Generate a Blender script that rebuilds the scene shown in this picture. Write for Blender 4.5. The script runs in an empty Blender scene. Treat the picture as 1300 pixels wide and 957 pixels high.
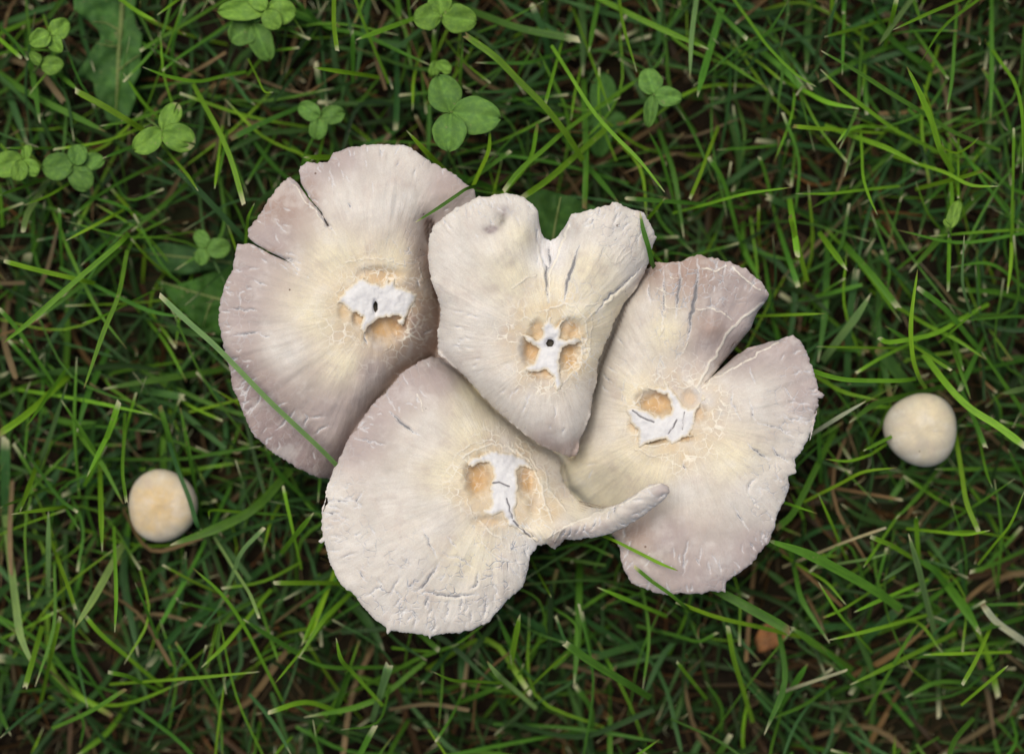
import bpy, math, random
import numpy as np
from mathutils import Vector
from mathutils.geometry import delaunay_2d_cdt

random.seed(7); rng = np.random.default_rng(7)
sc = bpy.context.scene
COL = sc.collection

# ------------------------------------------------------------------ camera, sky, sun, exposure
HC, Z0, K = 0.760, 0.060, 0.00025          # camera height, plane of the caps, metres per photo pixel there
cam_d = bpy.data.cameras.new('camera'); cam = bpy.data.objects.new('camera', cam_d); COL.objects.link(cam)
cam.location = (0, 0, HC); cam.rotation_euler = (0, 0, 0)
cam_d.sensor_width = 36; cam_d.lens = 36 * (HC - Z0) / (1300 * K)
cam_d.clip_start = 0.01; cam_d.clip_end = 200
cam_d.dof.use_dof = True; cam_d.dof.focus_distance = HC - 0.061; cam_d.dof.aperture_fstop = 3.5
sc.camera = cam
w = bpy.data.worlds.new("World"); sc.world = w; w.use_nodes = True
wn = w.node_tree; bg = wn.nodes['Background']; sky = wn.nodes.new('ShaderNodeTexSky')
SUN_EL, SUN_ROT = math.radians(72), math.radians(-35)
sky.sky_type = 'NISHITA'; sky.sun_disc = False; sky.sun_elevation = SUN_EL; sky.sun_rotation = SUN_ROT
sky.dust_density = 3.0; sky.air_density = 0.8; sky.ozone_density = 0.8
wn.links.new(sky.outputs[0], bg.inputs[0]); bg.inputs[1].default_value = 0.09
sd = bpy.data.lights.new('sun', 'SUN'); so = bpy.data.objects.new('sun', sd); COL.objects.link(so)
sd.energy = 2.7; sd.angle = math.radians(42); sd.color = (1.0, 0.935, 0.815)
sdir = Vector((math.sin(SUN_ROT) * math.cos(SUN_EL), math.cos(SUN_ROT) * math.cos(SUN_EL), math.sin(SUN_EL)))
so.rotation_euler = (-sdir).to_track_quat('-Z', 'Y').to_euler(); so.location = sdir * 3
sc.view_settings.view_transform = 'Standard'; sc.view_settings.look = 'None'
sc.view_settings.exposure = 0.06; sc.view_settings.gamma = 1

# ------------------------------------------------------------------ helpers
def at(px, py, z):
    """photo pixel + height (m) -> world point(s)"""
    f = K * (HC - z) / (HC - Z0)
    return (px - 650.0) * f, -(py - 478.5) * f, z
def R(ox, oy, s, pts): return [(ox + x / s, oy + y / s) for x, y in pts]
def tag(o, label=None, cat=None, group=None, kind=None):
    if label: o['label'] = label
    if cat: o['category'] = cat
    if group: o['group'] = group
    if kind: o['kind'] = kind
    return o
def empty(name, loc):
    o = bpy.data.objects.new(name, None); o.location = loc; o.empty_display_size = 0.005; COL.objects.link(o); return o
def mesh_obj(name, co, faces, mat, parent=None, smooth=True, attrs=None):
    co = np.asarray(co, float).copy()
    if parent is not None: co -= np.array(parent.location)
    me = bpy.data.meshes.new(name)
    if isinstance(faces, np.ndarray):
        nf, k = faces.shape
        me.vertices.add(len(co)); me.vertices.foreach_set('co', co.astype(np.float32).ravel())
        me.loops.add(nf * k); me.loops.foreach_set('vertex_index', faces.astype(np.int32).ravel())
        me.polygons.add(nf); me.polygons.foreach_set('loop_start', np.arange(0, nf * k, k, dtype=np.int32))
        me.update(calc_edges=True); me.validate()
    else:
        me.from_pydata(co.tolist(), [], [list(f) for f in faces])
    if smooth: me.polygons.foreach_set('use_smooth', np.ones(len(me.polygons), bool))
    for n, (ty, arr) in (attrs or {}).items():
        a = me.attributes.new(n, ty, 'POINT')
        arr = np.asarray(arr, np.float32)
        if ty == 'FLOAT_COLOR':
            if arr.shape[1] == 3: arr = np.c_[arr, np.ones(len(arr), np.float32)]
            a.data.foreach_set('color', arr.ravel())
        elif ty == 'FLOAT_VECTOR': a.data.foreach_set('vector', arr.ravel())
        else: a.data.foreach_set('value', arr.ravel())
    me.materials.append(mat); me.update()
    o = bpy.data.objects.new(name, me); COL.objects.link(o)
    if parent is not None: o.parent = parent
    return o
def hash2(ix, iy, seed):
    n = (ix.astype(np.int64) * 374761393 + iy.astype(np.int64) * 668265263 + seed * 1442695041) & 0xffffffff
    n = ((n ^ (n >> 13)) * 1274126177) & 0xffffffff
    return ((n ^ (n >> 16)) & 0xffff) / 65535.0
def vnoise(x, y, seed=0):
    ix, iy = np.floor(x), np.floor(y); fx, fy = x - ix, y - iy
    fx = fx * fx * (3 - 2 * fx); fy = fy * fy * (3 - 2 * fy)
    a = hash2(ix, iy, seed); b = hash2(ix + 1, iy, seed); c = hash2(ix, iy + 1, seed); d = hash2(ix + 1, iy + 1, seed)
    return (a * (1 - fx) + b * fx) * (1 - fy) + (c * (1 - fx) + d * fx) * fy - 0.5
def fbm(x, y, seed=0, o=4):
    return sum(vnoise(x * 2**i, y * 2**i, seed + i) / 2**i for i in range(o))
def resample(pts, step, closed=False):
    p = np.array(pts, float)
    if closed: p = np.vstack([p, p[:1]])
    d = np.r_[0, np.cumsum(np.hypot(*np.diff(p, axis=0).T))]
    n = max(2, int(round(d[-1] / step)) + 1); t = np.linspace(0, d[-1], n)
    q = np.c_[np.interp(t, d, p[:, 0]), np.interp(t, d, p[:, 1])]
    return q[:-1] if closed else q
def smooth_line(pts, n):
    """Catmull-Rom through the points, n samples"""
    p = np.array(pts, float)
    if len(p) == 2: p = np.array([p[0], (p[0] + p[1]) / 2, p[1]])
    q = np.vstack([2 * p[0] - p[1], p, 2 * p[-1] - p[-2]]); m = len(p) - 1
    t = np.linspace(0, m - 1e-6, n); i = t.astype(int); f = (t - i)[:, None]
    a, b, c, d = q[i], q[i + 1], q[i + 2], q[i + 3]
    return 0.5 * (2 * b + (c - a) * f + (2 * a - 5 * b + 4 * c - d) * f * f + (3 * b - a - 3 * c + d) * f**3)
def seg_dist(P, line):
    """distance of points P (n,2) to a polyline"""
    best = np.full(len(P), 1e9)
    for a, b in zip(line[:-1], line[1:]):
        ab = b - a; L = (ab @ ab) + 1e-12
        t = np.clip(((P - a) @ ab) / L, 0, 1)
        d = np.hypot(*(P - a - t[:, None] * ab).T)
        best = np.minimum(best, d)
    return best
def inside(P, poly):
    x, y = P[:, 0], P[:, 1]; c = np.zeros(len(P), bool); q = np.roll(poly, -1, axis=0)
    for (x1, y1), (x2, y2) in zip(poly, q):
        if y1 == y2: continue
        m = ((y1 > y) != (y2 > y)) & (x < (x2 - x1) * (y - y1) / (y2 - y1) + x1); c ^= m
    return c
def fill(poly, step, extra_margin=0.6, seed=0):
    """triangulate a polygon with interior points; boundary vertices come first"""
    lo, hi = poly.min(0), poly.max(0)
    xs = np.arange(lo[0], hi[0], step); ys = np.arange(lo[1], hi[1], step * 0.87)
    gx, gy = np.meshgrid(xs, ys); gx = gx + (np.arange(len(ys)) % 2)[:, None] * step / 2
    P = np.c_[gx.ravel(), gy.ravel()]; P = P + np.random.default_rng(seed).uniform(-.12, .12, P.shape) * step
    P = P[inside(P, poly)]; P = P[seg_dist(P, np.vstack([poly, poly[:1]])) > step * extra_margin]
    A = np.vstack([poly, P]); n = len(poly)
    vs, es, fs, ov, oe, of = delaunay_2d_cdt([Vector(p) for p in A.tolist()], [(i, (i + 1) % n) for i in range(n)], [list(range(n))], 1, 1e-5)
    V = np.array([tuple(v) for v in vs])
    F = np.array([f for f in fs if len(f) == 3])
    a, b, c = V[F[:, 0]], V[F[:, 1]], V[F[:, 2]]
    ar = (b[:, 0] - a[:, 0]) * (c[:, 1] - a[:, 1]) - (b[:, 1] - a[:, 1]) * (c[:, 0] - a[:, 0])
    F[ar > 0] = F[ar > 0][:, ::-1]           # photo y runs down: this makes world normals point up
    e = {}
    for f in F.tolist():
        for i in range(3):
            k = (f[i], f[(i + 1) % 3]); e[k] = 1
    bd = [k for k in e if (k[1], k[0]) not in e]
    return V, F, bd
def tps(ctrl, vals, P, lam=0.02):
    """thin plate spline"""
    X = np.array(ctrl, float) / 100.0; Q = P / 100.0; n = len(X)
    def U(r2): return 0.5 * r2 * np.log(r2 + 1e-9)
    D = ((X[:, None] - X[None])**2).sum(2)
    A = np.zeros((n + 3, n + 3)); A[:n, :n] = U(D) + lam * np.eye(n); A[:n, n] = 1; A[:n, n + 1:] = X
    A[n, :n] = 1; A[n + 1:, :n] = X.T
    V = np.array(vals, float); 
    if V.ndim == 1: V = V[:, None]
    W = np.linalg.solve(A, np.vstack([V, np.zeros((3, V.shape[1]))]))
    out = np.empty((len(Q), V.shape[1]))
    for s in range(0, len(Q), 8000):
        q = Q[s:s + 8000]; d = ((q[:, None] - X[None])**2).sum(2)
        out[s:s + 8000] = U(d) @ W[:n] + W[n] + q @ W[n + 1:]
    return out
def idw(ctrl, vals, P, p=3.0, soft=12.0):
    X = np.array(ctrl, float); V = np.array(vals, float); out = np.empty((len(P), V.shape[1]))
    for s in range(0, len(P), 8000):
        d = ((P[s:s + 8000, None] - X[None])**2).sum(2) + soft**2; wgt = d**(-p / 2)
        out[s:s + 8000] = (wgt @ V) / wgt.sum(1)[:, None]
    return out

# ------------------------------------------------------------------ materials
class NT:
    def __init__(s, name):
        s.m = bpy.data.materials.new(name); s.m.use_nodes = True; s.t = s.m.node_tree; s.N = s.t.nodes
        s.b = s.N['Principled BSDF']; s.out = s.N['Material Output']
    def n(s, ty, **kw):
        x = s.N.new(ty)
        for k, v in kw.items():
            if k.startswith('i_'):
                x.inputs[k[2:].replace('_', ' ')].default_value = v
            else: setattr(x, k, v)
        return x
    def l(s, a, b): s.t.links.new(a, b)
    def attr(s, name): return s.n('ShaderNodeAttribute', attribute_name=name)
    def math(s, op, a, b=None, c=None):
        x = s.n('ShaderNodeMath', operation=op)
        for i, v in enumerate((a, b, c)):
            if v is None: continue
            if isinstance(v, (int, float)): x.inputs[i].default_value = v
            else: s.l(v, x.inputs[i])
        return x.outputs[0]
    def ramp(s, v, a, b, c=0.0, d=1.0):
        x = s.n('ShaderNodeMapRange'); x.clamp = True; x.interpolation_type = 'SMOOTHSTEP'
        s.l(v, x.inputs[0])
        for i, q in zip((1, 2, 3, 4), (a, b, c, d)): x.inputs[i].default_value = q
        return x.outputs[0]
    def mix(s, f, a, b, mode='MIX'):
        x = s.n('ShaderNodeMix', data_type='RGBA', blend_type=mode)
        for k, v in ((0, f), (6, a), (7, b)):
            if isinstance(v, (int, float)): x.inputs[k].default_value = v
            elif isinstance(v, tuple): x.inputs[k].default_value = v if len(v) == 4 else v + (1,)
            else: s.l(v, x.inputs[k])
        return x.outputs[2]
    def noise(s, vec, scale, detail=4, rough=0.55, dist=0.0):
        x = s.n('ShaderNodeTexNoise'); x.inputs['Scale'].default_value = scale; x.inputs['Detail'].default_value = detail
        x.inputs['Roughness'].default_value = rough; x.inputs['Distortion'].default_value = dist
        if vec is not None: s.l(vec, x.inputs['Vector'])
        return x.outputs[0]

def mat_cap():
    m = NT('mushroom_skin'); col = m.attr('tint').outputs['Color']
    obj = m.n('ShaderNodeTexCoord').outputs['Object']
    fib = m.attr('fibre').outputs['Vector']; plane = m.attr('plane').outputs['Vector']
    cr = m.attr('crack').outputs['Fac']; ve = m.attr('vein').outputs['Fac']; cz = m.attr('craze').outputs['Fac']
    st = m.noise(fib, 1.0, 3, 0.6)                       # radial fibres
    st2 = m.noise(fib, 3.1, 2, 0.6)
    bl = m.noise(obj, 130.0, 5, 0.6)                     # blotches
    fi = m.noise(obj, 2300.0, 3, 0.65)
    c = m.mix(m.ramp(st, .42, .66, 0, .22), col, (0.48, 0.41, 0.36), 'MIX')
    c = m.mix(m.ramp(bl, .5, .72, 0, .34), c, (0.46, 0.36, 0.31))
    c = m.mix(m.ramp(bl, .50, .30, 0, .30), c, (0.78, 0.76, 0.72))
    c = m.mix(m.ramp(st2, .58, .75, 0, .28), c, (0.44, 0.37, 0.34))
    c = m.mix(m.ramp(fi, .35, .65, .22, 0), c, (0.42, 0.36, 0.33))
    # fine crazing: cells of skin with pale flesh between, only where the attribute allows
    warp = m.n('ShaderNodeVectorMath', operation='MULTIPLY_ADD')
    nz = m.n('ShaderNodeTexNoise'); nz.inputs['Scale'].default_value = 1.1; nz.inputs['Detail'].default_value = 3; m.l(plane, nz.inputs['Vector'])
    m.l(nz.outputs['Color'], warp.inputs[0]); warp.inputs[1].default_value = (.8, .8, 0); m.l(plane, warp.inputs[2])
    v = m.n('ShaderNodeTexVoronoi', feature='DISTANCE_TO_EDGE'); v.inputs['Scale'].default_value = 1.0; m.l(warp.outputs[0], v.inputs['Vector'])
    gate = m.noise(obj, 260.0, 3, 0.6)
    line = m.math('MULTIPLY', m.ramp(v.outputs['Distance'], 0.0, 0.09, 1, 0), m.math('MULTIPLY', m.ramp(gate, .42, .6), cz))
    nt = m.math('MULTIPLY', m.ramp(v.outputs['Distance'], 0.01, 0.085, 1, 0), m.math('MULTIPLY', m.ramp(gate, .38, .55), m.attr('net').outputs['Fac']))
    c = m.mix(m.math('MULTIPLY', nt, .9), c, (0.84, 0.79, 0.67))
    c = m.mix(m.math('MULTIPLY', line, .75), c, (0.74, 0.74, 0.75))
    lc = m.math('MULTIPLY', m.ramp(v.outputs['Distance'], 0.0, 0.04, 1, 0), m.math('MULTIPLY', m.ramp(gate, .5, .62), cz))
    c = m.mix(m.math('MULTIPLY', lc, .8), c, (0.22, 0.23, 0.26))
    # traced splits: white torn flesh beside, grey depth in the middle
    jit = m.math('MULTIPLY', m.math('SUBTRACT', m.noise(obj, 900.0, 3, .6), .5), 2.4)
    crj = m.math('ADD', cr, jit)
    c = m.mix(m.ramp(crj, 2.3, .8, 0, .55), c, (0.74, 0.74, 0.75))
    c = m.mix(m.ramp(m.math('ADD', cr, m.math('MULTIPLY', jit, .55)), .95, .15, 0, .85), c, (0.15, 0.15, 0.165))
    vj = m.math('ADD', ve, m.math('MULTIPLY', jit, 1.0))
    c = m.mix(m.ramp(vj, 1.45, .2, 0, .75), c, (0.78, 0.73, 0.62))
    sp = m.n('ShaderNodeTexVoronoi', feature='F1'); sp.inputs['Scale'].default_value = 95; m.l(obj, sp.inputs['Vector'])
    c = m.mix(m.ramp(sp.outputs['Distance'], .042, .025, 0, .8), c, (0.12, 0.07, 0.05))
    m.l(c, m.b.inputs['Base Color']); m.b.inputs['Roughness'].default_value = .78
    m.b.inputs['Specular IOR Level'].default_value = .25
    m.b.inputs['Subsurface Weight'].default_value = .25; m.b.inputs['Subsurface Radius'].default_value = (1, .8, .6); m.b.inputs['Subsurface Scale'].default_value = .0004
    # relief
    h = m.math('ADD', m.math('MULTIPLY', st, .50), m.math('MULTIPLY', bl, .45))
    h = m.math('ADD', h, m.math('MULTIPLY', fi, .16))
    h = m.math('ADD', h, m.math('MULTIPLY', line, -.5)); h = m.math('ADD', h, m.math('MULTIPLY', lc, -.4))
    h = m.math('ADD', h, m.ramp(crj, 1.5, .2, 0, -.7)); h = m.math('ADD', h, m.ramp(vj, 2.0, .3, 0, .35)); h = m.math('ADD', h, m.math('MULTIPLY', nt, .3))
    bp = m.n('ShaderNodeBump'); bp.inputs['Strength'].default_value = .55; bp.inputs['Distance'].default_value = .0007
    m.l(h, bp.inputs['Height']); m.l(bp.outputs[0], m.b.inputs['Normal'])
    return m.m
def mat_flesh():
    m = NT('torn_white_flesh'); obj = m.n('ShaderNodeTexCoord').outputs['Object']
    a = m.noise(obj, 300, 4, .6); f = m.noise(obj, 1800, 3, .6); e = m.attr('edge').outputs['Fac']; cr = m.attr('crack').outputs['Fac']
    c = m.mix(m.ramp(a, .4, .7, 0, .5), (0.71, 0.70, 0.69), (0.52, 0.51, 0.53))
    c = m.mix(m.ramp(m.math('ADD', e, m.math('MULTIPLY', m.math('SUBTRACT', f, .5), 4.5)), 4.6, .2, 0, .85), c, (0.68, 0.59, 0.43))
    c = m.mix(m.ramp(m.math('ADD', cr, m.math('MULTIPLY', m.math('SUBTRACT', a, .5), 2.4)), 1.3, .1, 0, .85), c, (0.13, 0.12, 0.13))
    m.l(c, m.b.inputs['Base Color']); m.b.inputs['Roughness'].default_value = .7; m.b.inputs['Specular IOR Level'].default_value = .25
    m.b.inputs['Subsurface Weight'].default_value = .2; m.b.inputs['Subsurface Radius'].default_value = (1, .9, .8); m.b.inputs['Subsurface Scale'].default_value = .0004
    bp = m.n('ShaderNodeBump'); bp.inputs['Strength'].default_value = .2; bp.inputs['Distance'].default_value = .0005
    h = m.math('ADD', m.math('MULTIPLY', a, .8), m.math('MULTIPLY', f, .2)); h = m.math('ADD', h, m.ramp(cr, 1.6, .2, 0, -1.0))
    m.l(h, bp.inputs['Height']); m.l(bp.outputs[0], m.b.inputs['Normal'])
    return m.m
def mat_simple(name, c1, c2, scale, rough=.8, bump=.0005, trans=0.0, spec=.3):
    m = NT(name); obj = m.n('ShaderNodeTexCoord').outputs['Object']
    a = m.noise(obj, scale, 5, .6)
    m.l(m.mix(m.ramp(a, .3, .7), c1, c2), m.b.inputs['Base Color']); m.b.inputs['Roughness'].default_value = rough
    m.b.inputs['Specular IOR Level'].default_value = spec
    bp = m.n('ShaderNodeBump'); bp.inputs['Strength'].default_value = .7; bp.inputs['Distance'].default_value = bump
    m.l(a, bp.inputs['Height']); m.l(bp.outputs[0], m.b.inputs['Normal'])
    return m.m
def mat_plant(name, rough=.5, trans=.34, spec=.22, veins=True):
    """per-vertex leaf colour in attribute 'tint'; attribute 'uvw' = (across -1..1, along 0..1, id)"""
    m = NT(name); col = m.attr('tint').outputs['Color']; uv = m.attr('uvw').outputs['Vector']
    obj = m.n('ShaderNodeTexCoord').outputs['Object']
    mp = m.n('ShaderNodeMapping'); m.l(uv, mp.inputs['Vector']); mp.inputs['Scale'].default_value = (5.5, 3.0, 7.3) if veins else (4, 4, 4)
    st = m.noise(mp.outputs[0], 1.0, 3, .6); bl = m.noise(obj, 160, 4, .6)
    c = m.mix(m.ramp(st, .35, .7, 0, .75), col, (1.5, 1.4, 1.1), 'MULTIPLY')
    c = m.mix(m.ramp(bl, .3, .7, 0, .45), c, (0.62, 0.72, 0.65), 'MULTIPLY')
    hs = m.noise(obj, 420, 3, .6); c = m.mix(m.ramp(hs, .66, .74, 0, .5), c, (0.30, 0.26, 0.13))
    m.l(c, m.b.inputs['Base Color']); m.b.inputs['Roughness'].default_value = rough; m.b.inputs['Specular IOR Level'].default_value = spec
    bp = m.n('ShaderNodeBump'); bp.inputs['Strength'].default_value = .5; bp.inputs['Distance'].default_value = .0003
    m.l(st, bp.inputs['Height']); m.l(bp.outputs[0], m.b.inputs['Normal'])
    tr = m.n('ShaderNodeBsdfTranslucent'); m.l(m.mix(1.0, c, (1.3, 1.35, .5), 'MULTIPLY'), tr.inputs[0])
    mx = m.n('ShaderNodeMixShader'); mx.inputs[0].default_value = trans
    m.l(m.b.outputs[0], mx.inputs[1]); m.l(tr.outputs[0], mx.inputs[2]); m.l(mx.outputs[0], m.out.inputs['Surface'])
    return m.m
M_CAP = mat_cap(); M_FLESH = mat_flesh()
M_GILL = mat_simple('gill_brown', (0.30, 0.20, 0.16), (0.42, 0.31, 0.25), 300)
M_STEM = mat_simple('stem_white', (0.55, 0.50, 0.42), (0.68, 0.64, 0.57), 250)
M_GRASS = mat_plant('grass_green'); M_LEAF = mat_plant('leaf_green', .65, .25, .14, False)

# ------------------------------------------------------------------ ground
def ground():
    m = NT('dark_soil'); obj = m.n('ShaderNodeTexCoord').outputs['Object']
    a = m.noise(obj, 60, 8, .65); b = m.noise(obj, 420, 6, .65); g = m.noise(obj, 9, 5, .6)
    c = m.mix(m.ramp(a, .3, .7), (0.006, 0.0045, 0.003), (0.020, 0.014, 0.008))
    c = m.mix(m.ramp(b, .55, .75, 0, .6), c, (0.035, 0.022, 0.013))
    c = m.mix(m.ramp(g, .5, .62, 0, .4), c, (0.022, 0.035, 0.012))
    m.l(c, m.b.inputs['Base Color']); m.b.inputs['Roughness'].default_value = .95; m.b.inputs['Specular IOR Level'].default_value = .1
    bp = m.n('ShaderNodeBump'); bp.inputs['Distance'].default_value = .004; m.l(m.math('ADD', a, m.math('MULTIPLY', b, .3)), bp.inputs['Height']); m.l(bp.outputs[0], m.b.inputs['Normal'])
    # fine grid in the middle, stretched towards the horizon
    t = np.linspace(-1, 1, 181); r = np.sign(t) * (np.abs(t) * .35 + np.abs(t)**9 * 60)
    gx, gy = np.meshgrid(r, r); z = fbm(gx * 22, gy * 22, 3) * .010 + fbm(gx * 90, gy * 90, 9, 3) * .003
    z *= np.exp(-(gx**2 + gy**2) / 4)
    n = len(t); i = (np.arange(n - 1)[:, None] * n + np.arange(n - 1)).ravel()
    F = np.c_[i, i + 1, i + n + 1, i + n]
    tag(mesh_obj('ground', np.c_[gx.ravel(), gy.ravel(), z.ravel()], F, m.m), kind='structure')
ground()

# ------------------------------------------------------------------ mushroom caps
TONE = dict(L=(0.415, 0.345, 0.330), P=(0.655, 0.615, 0.555), C=(0.770, 0.700, 0.510), B=(0.640, 0.485, 0.275),
            K=(0.360, 0.255, 0.210), M=(0.265, 0.200, 0.195), W=(0.74, 0.74, 0.76), D=(0.22, 0.17, 0.17), O=(0.57, 0.36, 0.15), H=(0.10, 0.085, 0.05))
CAPS_OUT = []

CREASE = np.array([(555,300),(548,370),(556,450),(560,460),(590,490),(640,530),(690,565),(722,580),(745,520),(775,440),(815,365)], float)

def build_cap(name, label, seed, centre, outline, ctrl, star, pits, cracks, veins, hole=None, slits=(), craze=(), dents=(), step=1.9, tears=(), edge_drop=0.9, rolls=()):
    cx, cy = centre; cen0 = np.array([cx, cy], float)
    base = Vector(at(*STEM_BASE[seed]))
    root = empty('mushroom', base)
    tag(root, label, 'mushroom', 'cracked mushrooms in the central cluster')
    out = resample(outline, 1.6, True)
    ang = np.arctan2(out[:, 1] - cy, out[:, 0] - cx)
    nrm = np.c_[np.cos(ang), np.sin(ang)]
    s = np.arange(len(out))
    jag = vnoise(s / 3.0, s * 0 + seed, 5) * 1.7 + vnoise(s / 9.0, s * 0 + seed, 8) * 2.0 + vnoise(s / 1.3, s * 0 + seed, 15) * 1.7
    out = out + nrm * jag[:, None]
    CAPS_OUT.append(out)
    V, F, bd = fill(out, step, seed=seed)
    cpts = [(c[0], c[1]) for c in ctrl]
    def zsurf(P):
        return tps(cpts, [c[2] for c in ctrl], P, .004)[:, 0]
    closed = np.vstack([out, out[:1]])
    def zfull(P, fine=True):
        z = zsurf(P); d = seg_dist(P, closed)
        z = z - edge_drop * np.exp(-d / 5.0)
        z = z + fbm(P[:, 0] / 38, P[:, 1] / 38, seed * 7) * .9
        th = np.arctan2(P[:, 1] - cy, P[:, 0] - cx); r = np.hypot(P[:, 0] - cx, P[:, 1] - cy)
        z = z + fbm(np.cos(th) * 11 + 40, np.sin(th) * 11 + r / 160, seed * 3, 3) * .55 * np.clip(r / 140, 0, 1)
        for (amp, wd, L) in rolls:
            z = z - amp * np.exp(-seg_dist(P, np.array(L, float)) / wd)
        for (px, py, rx, ry, dep) in dents:
            z -= dep * np.exp(-(((P[:, 0] - px) / rx)**2 + ((P[:, 1] - py) / ry)**2))
        return z, d, r
    if hole: pits = list(pits) + [(hole[0], hole[1], hole[2] * 1.25, hole[3] * 1.25, 9.0)]; tears = list(tears) + [(hole[0], hole[1], hole[2] * 1.3, hole[3] * 1.3, 'H', 1.3)]
    zb, d, r = zfull(V)
    z = zb.copy()
    pm = np.zeros(len(V))
    for (px, py, rx, ry, dep) in pits:
        q = np.sqrt(((V[:, 0] - px) / rx)**2 + ((V[:, 1] - py) / ry)**2) + fbm(V[:, 0] / 9, V[:, 1] / 9, 77) * .22
        k = np.clip((1.65 - q) / 1.25, 0, 1); k = k * k * (3 - 2 * k)
        z -= dep * k * 1.25; pm = np.maximum(pm, k**1.5 * min(1, dep / 2.4))
    # short radial splits of the brittle rim
    rc = np.random.default_rng(seed * 31); cracks = list(cracks)
    for i in rc.integers(0, len(out), 150):
        p = out[i]; u = cen0 - p; Lc = np.hypot(*u); u = u / Lc
        if rc.random() < .5: st_ = rc.uniform(0, 3)
        else: st_ = rc.uniform(3, 40)
        ln = rc.uniform(5, 20); sk = rc.normal(0, .25)
        u = u * math.cos(sk) + np.array([-u[1], u[0]]) * math.sin(sk)
        a_ = p + u * st_; b_ = a_ + u * ln
        if seg_dist(np.array([a_, b_]), CREASE).min() < 16: continue
        if fbm(np.array([a_[0] / 60]), np.array([a_[1] / 60]), seed + 21)[0] < -.12: continue
        cracks.append((rc.uniform(.2, .6), [tuple(a_), tuple((a_ + b_) / 2 + rc.normal(0, 1.2, 2)), tuple(b_)]))
    cd = np.full(len(V), 99.0); vd = np.full(len(V), 99.0)
    def wig(L, i, amp=1.6):
        q = resample(L, 2.2); k = np.arange(len(q))
        fade = np.minimum(1, np.minimum(k, len(q) - 1 - k) / 3.0)
        q = q + np.c_[vnoise(k / 2.6, k * 0 + i, 31), vnoise(k / 2.6, k * 0 + i, 32)] * amp * fade[:, None] * 2
        return q
    for i, (wd, L) in enumerate(cracks):
        q = wig(L, i); m_ = (V[:, 0] > q[:, 0].min() - 12) & (V[:, 0] < q[:, 0].max() + 12) & (V[:, 1] > q[:, 1].min() - 12) & (V[:, 1] < q[:, 1].max() + 12)
        dd = seg_dist(V[m_], q)
        e0, e1 = q[0], q[-1]; Lq = np.hypot(*(e1 - e0)) + 1e-6
        taper = np.clip(np.minimum(np.hypot(*(V[m_] - e0).T), np.hypot(*(V[m_] - e1).T)) / (.35 * Lq), 0.0, 1)
        cd[m_] = np.minimum(cd[m_], dd + (1 - taper) * 1.3 + .9 - wd)
        z[m_] -= (.12 + .6 * wd) * np.exp(-(dd / (1.3 + .5 * wd))**2) * taper
        z[m_] += min(.2, .12 * wd) * np.exp(-((dd - 3.4) / 1.6)**2) * taper
    for i, (wd, L) in enumerate(veins):
        q = wig(L, i + 50, 1.9); m_ = (V[:, 0] > q[:, 0].min() - 10) & (V[:, 0] < q[:, 0].max() + 10) & (V[:, 1] > q[:, 1].min() - 10) & (V[:, 1] < q[:, 1].max() + 10)
        dd = seg_dist(V[m_], q)
        vd[m_] = np.minimum(vd[m_], dd + .9 - wd * .8); z[m_] += .10 * wd * np.exp(-(dd / 1.6)**2)
    # base colour of the skin
    colr = idw([(c[0], c[1]) for c in ctrl if c[3]], [TONE[c[3]] for c in ctrl if c[3]], V)
    n1 = fbm(V[:, 0] / 26, V[:, 1] / 26, seed + 60)[:, None]
    colr = colr * (1 + n1 * .16)
    ringb = np.exp(-((r - 42) / 26)**2)[:, None] * (0.55 + fbm(V[:, 0] / 15, V[:, 1] / 15, seed + 11)[:, None])
    colr = colr * (1 - ringb * .62) + np.array(TONE['B']) * 1.04 * ringb * .62
    pmn = pm[:, None] * (.9 + fbm(V[:, 0] / 7, V[:, 1] / 7, 4)[:, None] * .5)
    colr = colr * (1 - pmn) + np.array(TONE['O']) * pmn
    for (px, py, rx, ry, tone, amt) in tears:
        q = ((V[:, 0] - px) / rx)**2 + ((V[:, 1] - py) / ry)**2
        k = (np.exp(-q) * amt * (1 + fbm(V[:, 0] / 8, V[:, 1] / 8, 9) * 1.2))[:, None].clip(0, 1)
        colr = colr * (1 - k) + np.array(TONE[tone]) * k
    colr = np.clip(colr, .02, .9)
    cz = np.full(len(V), .10)
    net = np.exp(-((r - 52) / 24)**2) * (.75 + fbm(V[:, 0] / 30, V[:, 1] / 30, seed + 70) * 1.5).clip(0, 1)
    for (px, py, rx, ry, amt) in craze:
        cz = np.maximum(cz, amt * np.exp(-(((V[:, 0] - px) / rx)**2 + ((V[:, 1] - py) / ry)**2)**1.5))
    cz = np.maximum(cz, .5 * np.exp(-d / 12)) * np.clip(r / 70, .0, 1)
    th = np.arctan2(V[:, 1] - cy, V[:, 0] - cx)
    fibre = np.c_[np.cos(th) * 30, np.sin(th) * 30, r / 26 + seed * 9]
    plane = np.c_[V[:, 0] / 11.0 + seed * 50, V[:, 1] / 11.0, V[:, 0] * 0]
    zm = z * .001
    X, Y, _ = at(V[:, 0], V[:, 1], zm)
    top = np.c_[X, Y, zm]
    # underside: same outline, thin at the rim
    thick = .7 + 3.2 * (1 - np.exp(-d / 22.0)); zbt = (np.minimum(zb, z) - thick) * .001
    Xb, Yb, _ = at(V[:, 0], V[:, 1], zm)
    bot = np.c_[Xb, Yb, zbt]; n = len(V)
    # rim strip of its own
    faces = np.vstack([F, F[:, ::-1] + n, np.array([[b, a, a + n] for a, b in bd]), np.array([[b, a + n, b + n] for a, b in bd])])
    two = lambda a: np.concatenate([a, a])
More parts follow.
